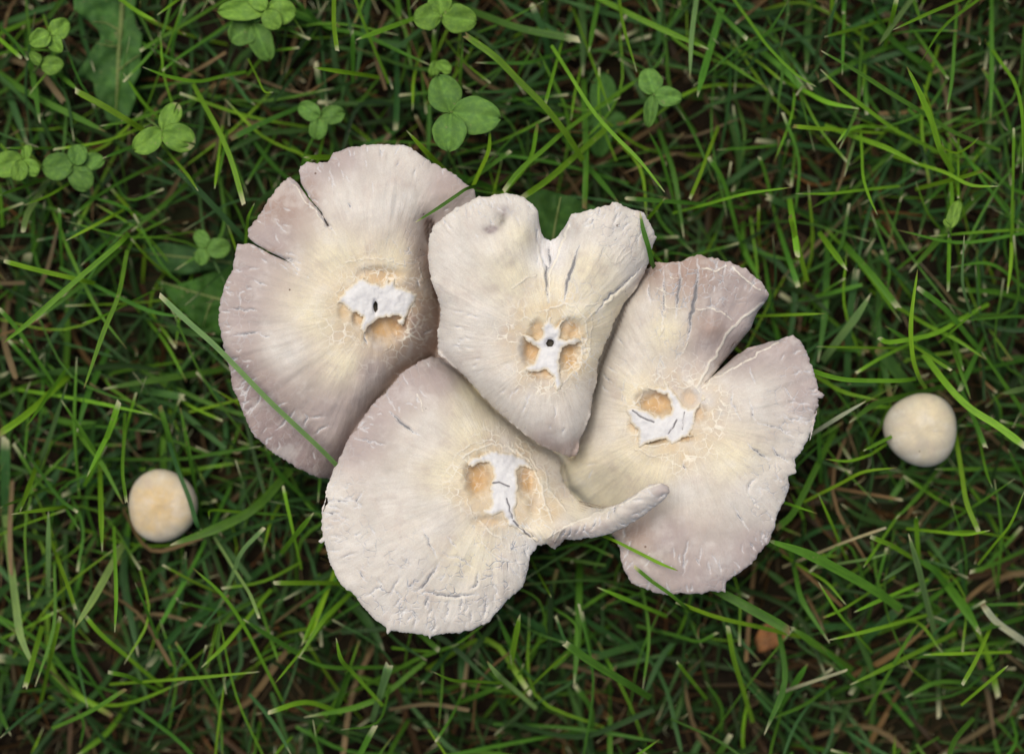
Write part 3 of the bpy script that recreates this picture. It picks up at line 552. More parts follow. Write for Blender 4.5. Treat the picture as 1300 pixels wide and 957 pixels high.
# ------------------------------------------------------------------ two small button mushrooms
def button(label, px, py, rad_px, ztop, tint, off, seed):
    x0, y0, _ = at(px, py, ztop - .006); r = rad_px * K * (HC - ztop + .006) / (HC - Z0)
    root = empty('button_mushroom', (x0, y0, 0)); tag(root, label, 'mushroom', 'small round mushrooms beside the cluster')
    prof = [(0.0, 0), (.2, -.012), (.42, -.06), (.62, -.15), (.78, -.27), (.9, -.43), (.975, -.62), (1.0, -.8), (.985, -.93), (.93, -1.0), (.84, -1.0), (.6, -.86), (.3, -.8), (0.0, -.8)]
    p = np.array(prof); pr = smooth_line(p, 54); seg = 96
    a = np.linspace(0, 2 * math.pi, seg, endpoint=False)
    co = []; t_ = []; 
    for rr, zz in pr:
        rr = abs(rr); sc_ = 1 + .035 * np.cos(3 * a + seed * 2) * rr + .06 * vnoise(np.cos(a) * 1.5 + 5, np.sin(a) * 1.5 + seed) + .02 * np.cos(2 * a + seed)
        x = np.cos(a) * rr * r * sc_; y = np.sin(a) * rr * r * sc_
        lean = (zz + .5) * .12 * r
        co.append(np.c_[x0 + x + lean * off[0], y0 + y + lean * off[1], np.full(seg, ztop + zz * r * .85 - rr * .06 * r * np.cos(a * 2 + seed)) + vnoise(np.cos(a) * rr * 6 + 9, np.sin(a) * rr * 6 + seed) * r * .012])
    co = np.vstack(co); n = len(pr)
    F = np.array([(i * seg + j, i * seg + (j + 1) % seg, (i + 1) * seg + (j + 1) % seg, (i + 1) * seg + j) for i in range(n - 1) for j in range(seg)])[:, ::-1]
    u = (co[:, 0] - x0) / r; v = (co[:, 1] - y0) / r; rr = np.hypot(u, v)
    m1 = np.clip(1.15 - np.hypot(u - tint[2][0], v - tint[2][1]) * 1.0 + fbm(u * 3 + 5, v * 3, seed) * .6, 0, 1)[:, None]
    col = np.array(tint[0]) * (1 - m1) + np.array(tint[1]) * m1
    col = col * (1 + fbm(u * 5, v * 5, seed + 9)[:, None] * .18)
    far = np.full(len(co), 99.0); th = np.arctan2(v, u)
    mesh_obj('cap', co, F, M_CAP, root, attrs={'tint': ('FLOAT_COLOR', col.clip(.02, .9)), 'crack': ('FLOAT', far), 'vein': ('FLOAT', far), 'craze': ('FLOAT', far * 0),
             'fibre': ('FLOAT_VECTOR', np.c_[np.cos(th) * 6, np.sin(th) * 6, rr + seed]), 'plane': ('FLOAT_VECTOR', co * 400)})
    tube('stem', [(x0 + .002, y0, -.003), (x0 + .001, y0, ztop * .4), (x0, y0, ztop - r * .75)], [.0038, .003, .0034], M_STEM, root, 16)
button('small round honey-coloured mushroom alone in the grass at the far left', 206, 641, 45, .034, ((.64, .56, .42), (.63, .46, .22), (-.1, -.05)), (.6, .5), 3)
button('small round off-white mushroom alone in the grass at the far right', 1170, 545, 46.5, .040, ((.50, .46, .36), (.66, .57, .38), (.15, .25)), (-.6, .4), 8)

# ------------------------------------------------------------------ grass
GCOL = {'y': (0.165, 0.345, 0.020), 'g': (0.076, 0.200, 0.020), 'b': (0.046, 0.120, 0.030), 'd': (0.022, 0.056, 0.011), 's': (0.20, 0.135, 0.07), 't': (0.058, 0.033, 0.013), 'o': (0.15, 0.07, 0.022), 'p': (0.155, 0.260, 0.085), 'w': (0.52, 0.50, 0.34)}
def blade_arrays(pts, zt, zb, wpx, kind, tip=True, n=12, r=random, roll=None, curl=0.0, fixz=None):
    """pts[0] is the tip. returns co, faces, tint, uvw"""
    L2 = smooth_line(pts, n); t = np.linspace(0, 1, n)
    d = np.gradient(L2, axis=0); d /= np.hypot(*d.T)[:, None] + 1e-9; nr = np.c_[-d[:, 1], d[:, 0]]
    z = fixz(L2, t) if fixz else (zt + (zb - zt) * t**1.4 + curl * np.sin(t * math.pi))
    wprof = np.clip(.35 + 2.2 * t, 0, 1) * (1 - .22 * t)
    cut = r.random() < .35
    if cut: wprof = np.clip(.8 + t * 3, 0, 1) * (1 - .2 * t)
    else: wprof[0] = .12
    ro = (r.uniform(-.9, .9) if roll is None else roll); tw = r.uniform(-.8, .8)
    rl = ro + tw * (t - .5)
    hw = wpx * .5 * wprof
    fold = r.uniform(.15, .45)
    X, Y, Z, T, U = [], [], [], [], []
    base = np.array(GCOL[kind]); v = r.uniform(.68, 1.3); hue = r.uniform(-.14, .14)
    base = base * v * np.array([1 + hue, 1, 1 - hue]); pale = np.array(GCOL['w'] if r.random() < .75 else GCOL['s'])
    tl = r.uniform(1.5, 6.5) / max(20, np.hypot(*(L2[-1] - L2[0])))
    if kind in 'sotd' or not tip: tl = 0.001
    for u in (-1, 0, 1):
        c = np.cos(rl); s_ = np.sin(rl)
        off = u * hw * (c * .75 + .35); dz = u * hw * K * s_ - (0 if u else fold) * hw * K * (1 if u == 0 else 0)
        P = L2 + nr * off[:, None]; P[0] -= d[0] * r.uniform(0, 1.3) * wpx * .5; zz = z + dz
        x, y, _ = at(P[:, 0], P[:, 1], zz); X.append(x); Y.append(y); Z.append(zz)
        k = np.clip(1.25 - t / tl * 1.0, 0, 1)[:, None] if tip else np.zeros((n, 1))
        mid = .88 if u == 0 else 1.0
        T.append(base * mid * (1 - .25 * t[:, None]) * (1 - k) + pale * k)
        U.append(np.c_[np.full(n, u * .5), t * np.hypot(*(L2[-1] - L2[0])) / 60, np.full(n, r.random() * 50)])
    co = np.stack([np.array(X), np.array(Y), np.array(Z)], -1).transpose(1, 0, 2).reshape(-1, 3)
    T = np.array(T).transpose(1, 0, 2).reshape(-1, 3); U = np.array(U).transpose(1, 0, 2).reshape(-1, 3)
    U[:, 2] = U[0, 2]
    F = []
    for i in range(n - 1):
        a = i * 3; F += [(a, a + 1, a + 4, a + 3), (a + 1, a + 2, a + 5, a + 4)]
    return co, np.array(F), T, U
class Bag:
    def __init__(s): s.c, s.f, s.t, s.u, s.n = [], [], [], [], 0
    def add(s, q):
        co, F, T, U = q; s.c.append(co); s.f.append(F + s.n); s.t.append(T); s.u.append(U); s.n += len(co)
    def make(s, name, mat, parent=None):
        return mesh_obj(name, np.vstack(s.c), np.vstack(s.f), mat, parent, attrs={'tint': ('FLOAT_COLOR', np.vstack(s.t)), 'uvw': ('FLOAT_VECTOR', np.vstack(s.u))})
def in_caps(P):
    m = np.zeros(len(P), bool)
    for o in CAPS_OUT: m |= inside(P, o[::3])
    return m
GA = lambda p: R(0, 0, 3.19, p); GB = lambda p: R(380, 0, 2.5, p); GC = lambda p: R(900, 0, 3.19, p); GD = lambda p: R(0, 280, 3.19, p)
GE = lambda p: R(0, 560, 3.0875, p); GF = lambda p: R(1000, 280, 3.19, p); GG = lambda p: R(860, 570, 2.9545, p); GH = lambda p: R(380, 740, 3.095, p)
# traced blades: zoom window, scale, then 'kind width x,y x,y ...' (width in window units, first point is the tip)
TR = [(GA, 3.19, """g 28 420,530 320,480 120,380 0,300|g 18 110,240 60,170 0,110|g 28 160,490 140,350 120,230|b 30 110,580 60,450 20,330|y 18 585,275 680,310 800,330 900,310|g 16 660,285 730,230 850,150|b 18 1025,420 990,390 900,260 820,170|b 14 765,470 775,300 775,120|y 22 985,820 940,660 890,540 830,430|g 18 1000,780 930,620 860,500|g 16 410,510 530,490 650,450|y 14 800,770 760,710 700,640|y 20 630,85 560,50 490,0|g 16 570,205 640,160 780,80 880,20|b 22 370,265 480,262 600,280 700,290|s 14 780,380 880,345 1000,310|o 14 500,330 600,322 700,325|s 22 1160,290 1200,140|g 16 300,870 400,790 560,700 700,640|g 14 330,790 480,830 620,900|y 14 100,830 200,790 300,730|g 16 0,790 70,765|p 30 95,930 110,870 150,800|g 20 540,930 640,850 740,760|y 14 1030,825 1005,880 1000,930|y 10 1105,375 1070,370 1040,310|g 24 940,560 1060,500 1200,440|b 10 110,220 115,120 110,0|g 22 320,370 250,310|s 12 370,235 250,130|s 14 760,270 650,170|b 34 180,830 160,957|g 14 240,850 245,957|y 20 80,230 0,160|s 12 745,60 740,0|y 12 640,60 720,0|g 16 1200,0 1276,80|s 14 1260,385 1150,360 1040,320|b 18 960,650 1100,690 1200,690|g 12 880,740 900,640|g 16 420,640 520,600|b 20 220,330 230,420|g 14 1000,740 1060,640|y 14 870,760 880,680|g 14 730,260 620,200|o 16 1230,330 1090,250|g 12 30,600 120,600"""),
(GB, 2.5, """g 18 1010,640 960,580 900,510|y 12 985,350 950,250 915,155|y 20 1295,155 1200,115 1080,60 960,0|y 14 1070,225 1030,90 1015,0|p 18 1240,245 1245,120 1260,0|y 20 185,125 280,90|y 20 45,215 160,232|g 16 410,205 320,165 200,110 100,90 0,40|y 16 120,160 110,80 110,0|b 20 180,250 200,120 220,0|g 20 320,60 310,0|b 16 65,325 250,330 400,300|b 14 535,292 650,290 740,270 830,250|b 22 305,410 310,300 308,170|y 20 345,420 400,480 440,520|g 24 470,545 560,580 640,610|y 14 605,410 600,480 565,560|y 16 650,605 700,540 770,480 850,410 950,340|y 22 710,625 790,570 870,500|y 14 755,400 730,510 650,610|b 26 900,230 900,100 895,0|g 18 920,160 930,100 950,0|g 22 905,660 910,500 905,350|b 20 990,335 1100,320 1200,305 1300,305|g 26 1265,300 1280,240 1300,170|y 12 1240,630 1270,560 1300,480|y 14 1160,630 1110,690|g 14 1040,630 1180,640 1300,650|g 18 1220,750 1190,560 1150,440|s 16 940,100 1050,170 1180,220 1250,230|g 24 880,125 700,90 560,40|b 16 860,130 750,60 640,0|g 14 670,480 560,560|y 14 780,330 810,220|s 14 1030,550 1180,490 1240,500|b 16 1240,695 1300,650|y 20 20,500 90,500|s 12 370,370 400,430|g 12 520,120 510,250|g 16 430,100 425,190|b 20 740,20 780,120 790,200|g 14 560,200 720,200 790,180|b 16 640,360 720,330 850,320|g 14 1110,420 1150,500 1190,640|b 20 330,190 350,300|s 10 20,300 130,230|g 16 170,100 170,170"""),
(GC, 3.19, """g 26 390,370 300,280 190,190|y 20 600,440 480,415 390,370|y 18 455,285 540,365 650,450 760,530 880,590|y 12 1090,560 1060,590 1000,620 940,590 920,520|b 30 345,440 420,490 500,520|y 18 345,512 430,520 540,528|y 16 520,580 560,530 620,512 665,515|y 24 840,660 720,600 610,560|y 14 680,865 650,800 625,720 620,630|y 16 1165,755 1060,750 960,700 850,665|y 22 1100,695 1020,720 940,740|y 16 360,785 480,785 620,770|y 16 330,760 150,785 0,825|b 30 240,800 330,840 430,880|y 18 470,150 580,120|p 26 690,180 740,110|g 18 545,50 548,0|g 18 540,300 545,150|g 26 450,330 560,270 700,200 850,170|y 16 750,120 880,60 1020,0|y 16 860,250 950,110 1090,0|g 16 965,440 985,320 995,170|g 16 965,315 905,230|s 16 1040,190 1060,30|s 16 700,60 780,110 950,110|b 18 1100,260 1276,210|y 20 1270,700 1270,480 1240,340 1180,250|g 20 1140,480 1145,300 1145,100|y 14 1235,525 1232,700 1225,957|b 18 105,370 115,200 130,0|b 22 0,400 150,395 300,410 500,450|y 14 430,350 350,300 240,190 160,80|g 18 230,355 100,270 0,200|g 16 325,0 240,130 140,210|g 20 150,155 60,70|g 20 0,640 60,740 120,957|b 34 100,440 120,600 150,720|g 16 205,640 230,710 290,957|b 34 395,280 400,140 410,0|b 22 200,570 400,590 560,620 750,660 870,690|p 16 550,710 580,600|g 16 530,600 600,440 610,300|g 18 640,460 630,320|g 24 880,820 980,720|y 18 970,957 985,850 980,720|b 18 960,190 1130,110 1276,40|s 20 690,460 800,455 930,420|o 12 330,700 430,750 560,720|y 24 330,880 350,957|y 14 900,957 1100,940 1276,930|b 24 1276,800 1200,957|s 12 600,800 620,890|s 12 110,95 230,0|s 20 1110,480 1130,310 1140,280|g 16 660,0 690,80 760,170|y 20 760,0 740,80|g 16 860,95 830,0|b 22 740,230 900,330 1030,430|g 14 420,840 490,800|b 26 850,957 890,800 900,640|g 14 1110,280 1180,400 1220,520|s 14 760,570 860,520|g 16 980,780 960,890|y 10 1010,800 1010,750|b 24 680,260 830,350"""),
(GD, 3.19, """y 22 20,165 130,195 300,235|g 22 150,400 330,260 470,130|g 26 315,845 350,720 390,630|g 16 510,515 400,370 290,150 230,0|y 12 335,415 420,385 490,350|g 18 740,390 620,370 500,320 380,260|g 30 425,680 600,650 760,625 920,600|b 46 110,635 250,610 400,610 520,600|b 34 740,715 600,690|y 16 610,785 450,750 300,720 110,690|g 18 250,730 330,850 400,957|p 26 270,665 220,820 170,957|y 20 110,830 200,700|y 30 0,860 100,790 200,700|b 26 120,660 50,820 0,957|s 10 440,710 470,820 555,957|y 14 550,700 510,850 500,957|y 26 480,740 440,860 395,957|b 24 700,720 560,830 500,900|g 22 650,760 680,860 710,957|g 18 730,760 770,957|b 24 525,150 560,300 600,480 625,630|b 18 780,540 720,620|g 16 40,490 130,590|b 24 90,480 170,580|b 24 160,560 250,420 340,280|y 14 270,80 420,0|s 24 240,0 190,200 140,300|b 50 110,150 90,250 80,400|s 10 20,220 150,205 280,215|s 20 690,490 790,510|b 20 150,80 300,50 450,-20|b 40 440,780 340,880 270,957|s 8 860,665 930,625|g 20 0,360 70,440 150,560|g 16 330,180 430,90|b 24 260,300 300,200 400,100|s 14 130,880 280,910|g 12 100,957 110,840|s 12 430,650 510,600|g 14 590,360 640,420"""),
(GE, 3.0875, """b 34 70,40 130,130 190,250|y 22 50,285 200,265|y 22 345,130 410,0|g 20 480,240 400,90 330,0|y 16 495,235 480,120 485,0|y 24 400,420 395,240|g 14 300,275 230,220 150,110|g 16 1020,20 860,45 700,70 470,70|y 14 820,300 830,270 950,278|g 14 1150,290 950,278|g 16 730,0 760,150|b 30 250,210 380,150 500,110|b 34 110,270 200,160 330,0|y 24 80,270 120,160|g 14 0,260 100,220|g 16 310,345 250,250|p 34 130,880 80,760 60,620 40,460|y 20 295,655 260,550 225,460|p 34 300,720 370,610 435,490|y 18 450,745 455,600 450,450|b 34 540,830 510,680 485,520 500,360|g 16 530,555 570,650 600,730|g 12 705,630 810,655 920,680|b 34 590,870 700,740 850,640 1000,520|b 20 720,450 710,600 690,760|y 18 760,500 870,600 960,730 1070,945|p 18 1035,340 950,430 915,515|p 14 1015,690 980,600 930,520|y 20 1080,555 1235,555|s 14 990,775 1120,680 1235,590|y 18 795,880 880,800 955,710|y 18 430,905 500,920 555,945|y 14 1010,903 780,925 580,940|y 12 1080,945 1150,860 1235,760|y 20 1185,790 1235,680|g 22 960,700 1050,760 1200,850|y 18 335,685 400,760 500,845|y 22 235,690 210,800 185,910|g 18 290,700 290,830 350,920|b 40 0,680 100,650 240,600|b 40 0,850 120,860 280,850|y 24 100,957 130,850|s 20 40,820 60,957|p 26 190,280 190,450|s 16 60,560 190,520|y 14 1110,180 1150,360|y 22 1225,285 1165,360|g 20 1040,20 1080,110 1200,230|g 14 690,790 770,910|s 12 480,0 560,70 640,110|b 20 1000,250 1235,220|b 24 220,810 340,690|b 40 20,0 20,160 20,300|s 12 860,360 900,400|s 14 600,600 700,520 760,480|b 20 560,900 720,800|s 12 580,460 680,600|b 30 640,840 560,957|g 14 1090,860 1060,770"""),
(GF, 3.19, """g 30 445,350 350,230 270,140|g 22 530,275 640,360 740,480|y 18 800,560 680,480 560,420 445,350|s 14 535,170 640,290 700,380 760,460|p 14 715,65 708,250 740,370|y 20 650,280 655,30|y 16 890,290 905,160 910,0|g 30 705,280 850,290 957,320|g 18 660,190 820,175 957,270|y 10 780,350 710,410|g 12 700,405 957,385|y 14 145,377 0,382|p 36 330,310 270,400 200,490|y 20 375,478 420,492 590,460 700,400|g 28 125,560 150,380 160,170|y 18 360,725 230,695 130,640|y 14 280,615 370,560 470,510|y 14 660,605 590,560 510,505|g 20 800,915 770,840 740,770|w 18 310,735 200,800 105,860|g 28 260,810 360,740 480,710|y 16 310,930 390,890|g 24 790,540 870,650 957,780|s 14 845,695 790,640 780,560|g 16 740,720 690,580|p 30 870,700 957,680|g 14 830,700 860,760 865,830|g 22 40,260 0,140|y 26 40,140 20,0|y 26 235,195 180,120|b 30 280,200 250,400 240,680|b 26 415,710 370,480 370,250|b 22 350,130 440,210 560,340|g 14 570,95 440,200|g 30 500,200 680,0|b 18 720,200 900,0|g 18 450,40 700,90 957,50|s 26 870,330 860,440 850,500|b 50 370,520 480,660|g 20 120,760 130,957|b 18 150,920 260,850 380,760|s 16 800,860 957,820|g 14 700,830 850,830|y 12 120,510 350,515|g 18 710,600 680,500|g 24 700,680 770,530|b 40 880,560 957,560|s 12 240,840 280,957|b 24 300,300 400,480|b 30 540,330 660,450|g 14 400,430 500,490|b 18 800,300 780,100 790,0|s 14 720,790 900,940"""),
(GG, 2.9545, """y 14 560,38 640,45 720,22 755,0|y 14 820,70 700,85 610,130|y 22 730,330 800,360 870,400|p 26 870,330 900,430 930,550|g 24 880,400 960,450 1010,510|g 44 1130,680 1080,600 1020,520|g 20 570,725 470,570 440,450|y 12 628,578 560,500 480,450|y 10 550,630 620,600 700,550|y 16 665,610 740,575 810,545|g 26 850,635 940,570|y 16 570,715 720,680 850,645|y 20 655,880 780,820 900,760|y 14 930,770 1090,765|y 16 1070,880 1120,790 1165,690|y 14 1300,160 1250,280 1190,355|y 20 1130,310 1085,200 1065,80|y 12 1180,140 1160,90 1140,0|y 12 1170,305 1080,320 980,310|y 20 895,255 897,290|w 10 780,295 650,340 550,380|p 12 790,390 720,410 630,425|g 26 380,290 440,230 540,30|y 14 530,170 570,260 600,330|b 20 580,220 560,120 545,0|y 14 520,240 400,200|g 18 820,260 900,180 975,80|s 16 900,290 970,200 1050,100|s 14 840,190 700,165 550,140|g 16 970,75 1140,75|g 16 1260,115 1150,190 1040,260|y 20 0,575 150,630 300,665|g 16 145,690 80,720 0,700|y 20 190,670 210,780 240,880|y 16 0,800 40,850|g 30 430,670 530,740|g 18 540,740 630,830|w 16 630,830 480,880|g 30 485,810 440,880|b 40 830,600 720,700|g 14 900,660 860,720 770,880|w 30 1150,590 1200,650 1300,720|s 10 1090,500 1160,450 1270,465|s 14 1200,740 1300,820|g 14 1190,120 1215,300 1205,460|b 20 1050,370 1060,440 1075,510|b 24 950,420 1020,340 1140,200|s 12 960,780 990,540|s 8 250,845 320,880|y 14 1235,815 1170,870|g 14 1300,580 1100,585|g 16 1100,460 1190,430 1300,380|p 20 770,490 850,440|g 12 785,370 740,540|b 24 620,210 700,260 830,290 900,300|y 14 530,500 600,610 660,680|b 30 470,660 600,665 760,660|b 20 640,290 540,300 400,380|s 16 560,700 490,560|b 22 900,540 1000,420|g 16 1240,0 1290,100|g 24 1130,680 1200,660|b 30 950,640 1060,650|y 12 700,440 740,380|s 14 960,640 880,720 820,760"""),
(GH, 3.095, """y 18 145,220 165,300 210,350|p 40 350,330 330,395|y 20 10,240 60,160 110,30|y 20 0,290 90,150 180,60|b 40 330,260 260,140 150,30|g 24 545,260 470,195|p 22 740,310 780,360 820,395|y 14 530,350 600,380 680,385|y 14 1050,280 1000,320 920,395|b 34 820,90 920,160 1040,230|y 26 865,130 850,210|g 22 780,130 820,220 860,300|g 24 620,240 480,290 340,360|b 34 640,395 640,300 640,230|g 30 1080,395 1095,200 1100,0|b 30 1050,95 1180,180 1300,250|g 20 1110,120 1140,250 1170,310|b 34 1160,290 1300,250|b 20 930,115 1040,60|y 18 1180,20 1300,70|b 20 640,235 900,250 1050,235|s 14 1190,100 1240,60|s 12 230,150 190,280|y 10 990,55 960,0|g 18 0,290 120,330 300,330|s 14 1245,325 1205,395|g 34 200,340 180,395|b 30 700,260 760,395|g 16 880,320 850,395|b 24 480,395 560,300""")]
GRASS_BLADES = Bag()
rb = random.Random(11)
BUT = [(206, 641, 50), (1170, 545, 52)]
for fn, s_, txt in TR:
    for item in txt.split('|'):
        tk = item.split(); kind = tk[0]; wd = float(tk[1]) / s_
        P = np.array(fn([tuple(map(float, q.split(','))) for q in tk[2:]]))
        hi = {'y': (36, 50), 'g': (26, 42), 'b': (14, 28), 's': (8, 24), 'o': (6, 16), 'p': (34, 46), 'w': (34, 46)}[kind]
        zt = rb.uniform(*hi) / 1000; L = np.hypot(*np.diff(P, axis=0).T).sum()
        # carry the hidden base of the blade on, downward
        e = P[-1] - P[-2]; e = e / (np.hypot(*e) + 1e-9); ext = rb.uniform(25, 60) * (.3 if kind in 'so' else 1)
        P = np.vstack([P, P[-1] + e * ext])
        zb = max(.002, zt - rb.uniform(.012, .022) - L * .00004)
        def fz(q, t, zt=zt, zb=zb):
            z = zt + (zb - zt) * t**1.6
            return np.where(in_caps(q), np.minimum(z, .040), z)
        GRASS_BLADES.add(blade_arrays(P, zt, zb, wd * (.72 if kind in 'so' else .90), kind, r=rb, n=14, fixz=fz))
def rand_blades(n, kinds, zr, wr, lr, box, seed, avoid=None, npts=9, ntip=False):
    r = random.Random(seed)
    for _ in range(n):
        x = r.uniform(box[0], box[2]); y = r.uniform(box[1], box[3])
        if avoid and avoid(x, y): continue
        a = r.uniform(0, 2 * math.pi); L = r.uniform(*lr); b = r.gauss(0, .5)
        if r.random() < .12: b *= 2.2
        pts = [(x, y), (x + math.cos(a) * L * .5, y + math.sin(a) * L * .5), (x + math.cos(a) * L * .5 + math.cos(a + b) * L * .5, y + math.sin(a) * L * .5 + math.sin(a + b) * L * .5)]
        zt = r.uniform(*zr) / 1000; zb = max(0, zt - r.uniform(.008, .02))
        P = np.array(pts)
        if zt > .030 and any(min(np.hypot(P[:, 0] - bx, P[:, 1] - by)) < br for bx, by, br in BUT): zt = .015; zb = .004
        if zt > .016 and any(min(np.hypot(P[:, 0] - bx, P[:, 1] - by)) < br for bx, by, br in BUT): zt = .015; zb = .004
        if zt > .040 and in_caps(smooth_line(pts, 5)).any(): continue
        GRASS_BLADES.add(blade_arrays(pts, zt, zb, r.uniform(*wr), r.choice(kinds), r=r, n=npts, tip=not ntip or r.random() < .15))
BIG = (-420, -420, 1720, 1400)
rand_blades(6000, 'ttttstto', (1, 9), (1.0, 2.8), (40, 160), BIG, 1, ntip=True)
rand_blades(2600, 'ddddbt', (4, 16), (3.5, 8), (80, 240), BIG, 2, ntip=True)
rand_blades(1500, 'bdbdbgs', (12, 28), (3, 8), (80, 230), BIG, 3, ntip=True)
rand_blades(1800, 'wwsosst', (10, 36), (1.2, 3), (5, 18), BIG, 8, npts=4)
rand_blades(1500, 'tosts', (6, 20), (1.0, 2.6), (40, 150), BIG, 9, ntip=True)
def offpic(x, y): return -10 < x < 1310 and -10 < y < 868
rand_blades(1100, 'yyggbgb', (20, 44), (3, 7.5), (60, 180), BIG, 4, avoid=offpic)
rand_blades(700, 'yygggbb', (14, 34), (2.0, 4.2), (70, 210), (0, 0, 1300, 868), 5)
tag(GRASS_BLADES.make('grass', M_GRASS), 'short green lawn grass with brown thatch covering the soil', 'grass', kind='stuff')

# single blades one can point at
def hero(label, fn, s_, wd, kind, pts, zs, group=None, roll=0.0):
    P = fn(pts) if fn else pts; Z = np.array(zs, float) / 1000
    def fz(q, t): return np.interp(t, np.linspace(0, 1, len(Z)), Z)
    B = Bag(); B.add(blade_arrays(P, 0, 0, wd / s_, kind, r=rb, n=26, roll=roll, fixz=fz))
    o = B.make('grass_blade', M_GRASS); tag(o, label, 'grass blade', group or 'single grass blades standing clear of the lawn')
hero('long pale blade lying across the lower left of the leftmost wide cap', None, 1, 6.6, 'p', [(204,376),(236,406),(270,436),(300,466),(340,507),(375,540),(405,568),(428,591)], [62,62.5,62.5,62.5,62,61.5,60.5,57])
hero('short dark blade tip resting on the leftmost wide cap beside the heart-shaped one', None, 1, 4.4, 'g', [(528,282),(555,265),(580,248),(592,240),(605,236)], [62,61.5,61,60,50])
hero('short bent blade folded over the right shoulder of the heart-shaped mushroom', None, 1, 6.2, 'g', [(813,272),(817,293),(823,313),(828,334),(834,345)], [66,67,66.5,62,50])
hero('thin blade lying over the lower left rim of the rightmost wide cap', Z7, 3.611, 15, 'y', [(575,735),(500,705),(400,655),(290,600),(230,575)], [62,60,58,56,46])
hero('thin slanting blade crossing the bottom edge of the rightmost wide cap', Z7, 3.611, 16, 'g', [(382,720),(460,785),(545,845),(610,900),(650,930)], [59,58.5,57.5,52,36])
hero('dark blade crossing the right side of the small honey-coloured mushroom', GE, 3.0875, 18, 'b', [(790,350),(770,320),(740,220),(700,120),(660,0)], [34,38,39,38,30])
hero('broad dull blade with a white cut tip below the small honey-coloured mushroom', GE, 3.0875, 36, 'g', [(680,402),(850,340),(1000,260),(1140,110)], [37,36,32,24])
hero('upright curved blade standing just above the small off-white mushroom', GF, 3.19, 18, 'y', [(525,205),(500,400),(505,540),(530,630),(560,680)], [54,52,48,44,34])
hero('long blade running from the top centre clover toward the heart-shaped cap', GB, 2.5, 20, 'y', [(530,115),(620,180),(700,260),(780,340),(850,430),(900,510)], [52,52,50,48,44,38])
hero('long thin blade reaching its tip above the right lobe of the heart-shaped cap', GB, 2.5, 12, 'y', [(1158,608),(1080,510),(1000,430),(930,350),(860,240),(800,145)], [56,54,51,47,42,34])
hero('wide blade leading away from the lower right rim of the rightmost wide cap', GG, 2.9545, 36, 'g', [(345,343),(480,390),(600,450),(740,530),(840,600)], [52,50,46,40,32])
hero('bright wide blade slanting past the right side of the small off-white mushroom', GF, 3.19, 28, 'y', [(950,905),(850,830),(740,760),(650,670),(550,540)], [53,51,48,44,36])
hero('long straight green blade slanting through the upper right corner of the lawn', GC, 3.19, 18, 'g', [(460,210),(600,290),(740,380),(880,465),(1000,540),(1180,610)], [50,49,46,43,40,34])
hero('bright green blade standing steeply in the upper right with its fine tip pointing up', GC, 3.19, 24, 'y', [(808,283),(860,390),(905,500),(935,600),(990,700)], [55,52,48,44,36])
hero('bright blade with a brown cut tip pointing straight down near the left edge', GD, 3.19, 19, 'y', [(343,670),(420,450),(480,300),(515,120)], [50,50,46,38])
hero('long bright blade arching up from the left edge of the picture', GD, 3.19, 22, 'y', [(18,492),(120,410),(300,250),(480,95),(520,50)], [50,49,47,42,32])
hero('bright blade touching the right rim of the rightmost wide cap', GF, 3.19, 18, 'y', [(95,605),(160,628),(250,645),(440,648),(520,640)], [54,52,50,44,36])
hero('pale-tipped blade pointing up left, ending at the clover with bitten leaflets', GA, 3.19, 24, 'y', [(310,370),(420,430),(520,490),(610,545)], [50,48,45,38])
hero('long dark blade running down right from the clover with bitten leaflets', GA, 3.19, 24, 'b', [(640,640),(760,730),(860,830),(980,957),(1030,1010)], [44,42,40,36,30])
hero('thick blade with a pale tip lying under the gap between the two lower caps', GH, 3.095, 30, 'g', [(1050,240),(1150,310),(1290,395),(1380,450)], [50,48,42,32])
hero('broad dusty blade sticking out from under the bottom of the rightmost wide cap', GG, 2.9545, 34, 'g', [(412,675),(260,590),(150,530),(110,500)], [48,47,44,40])

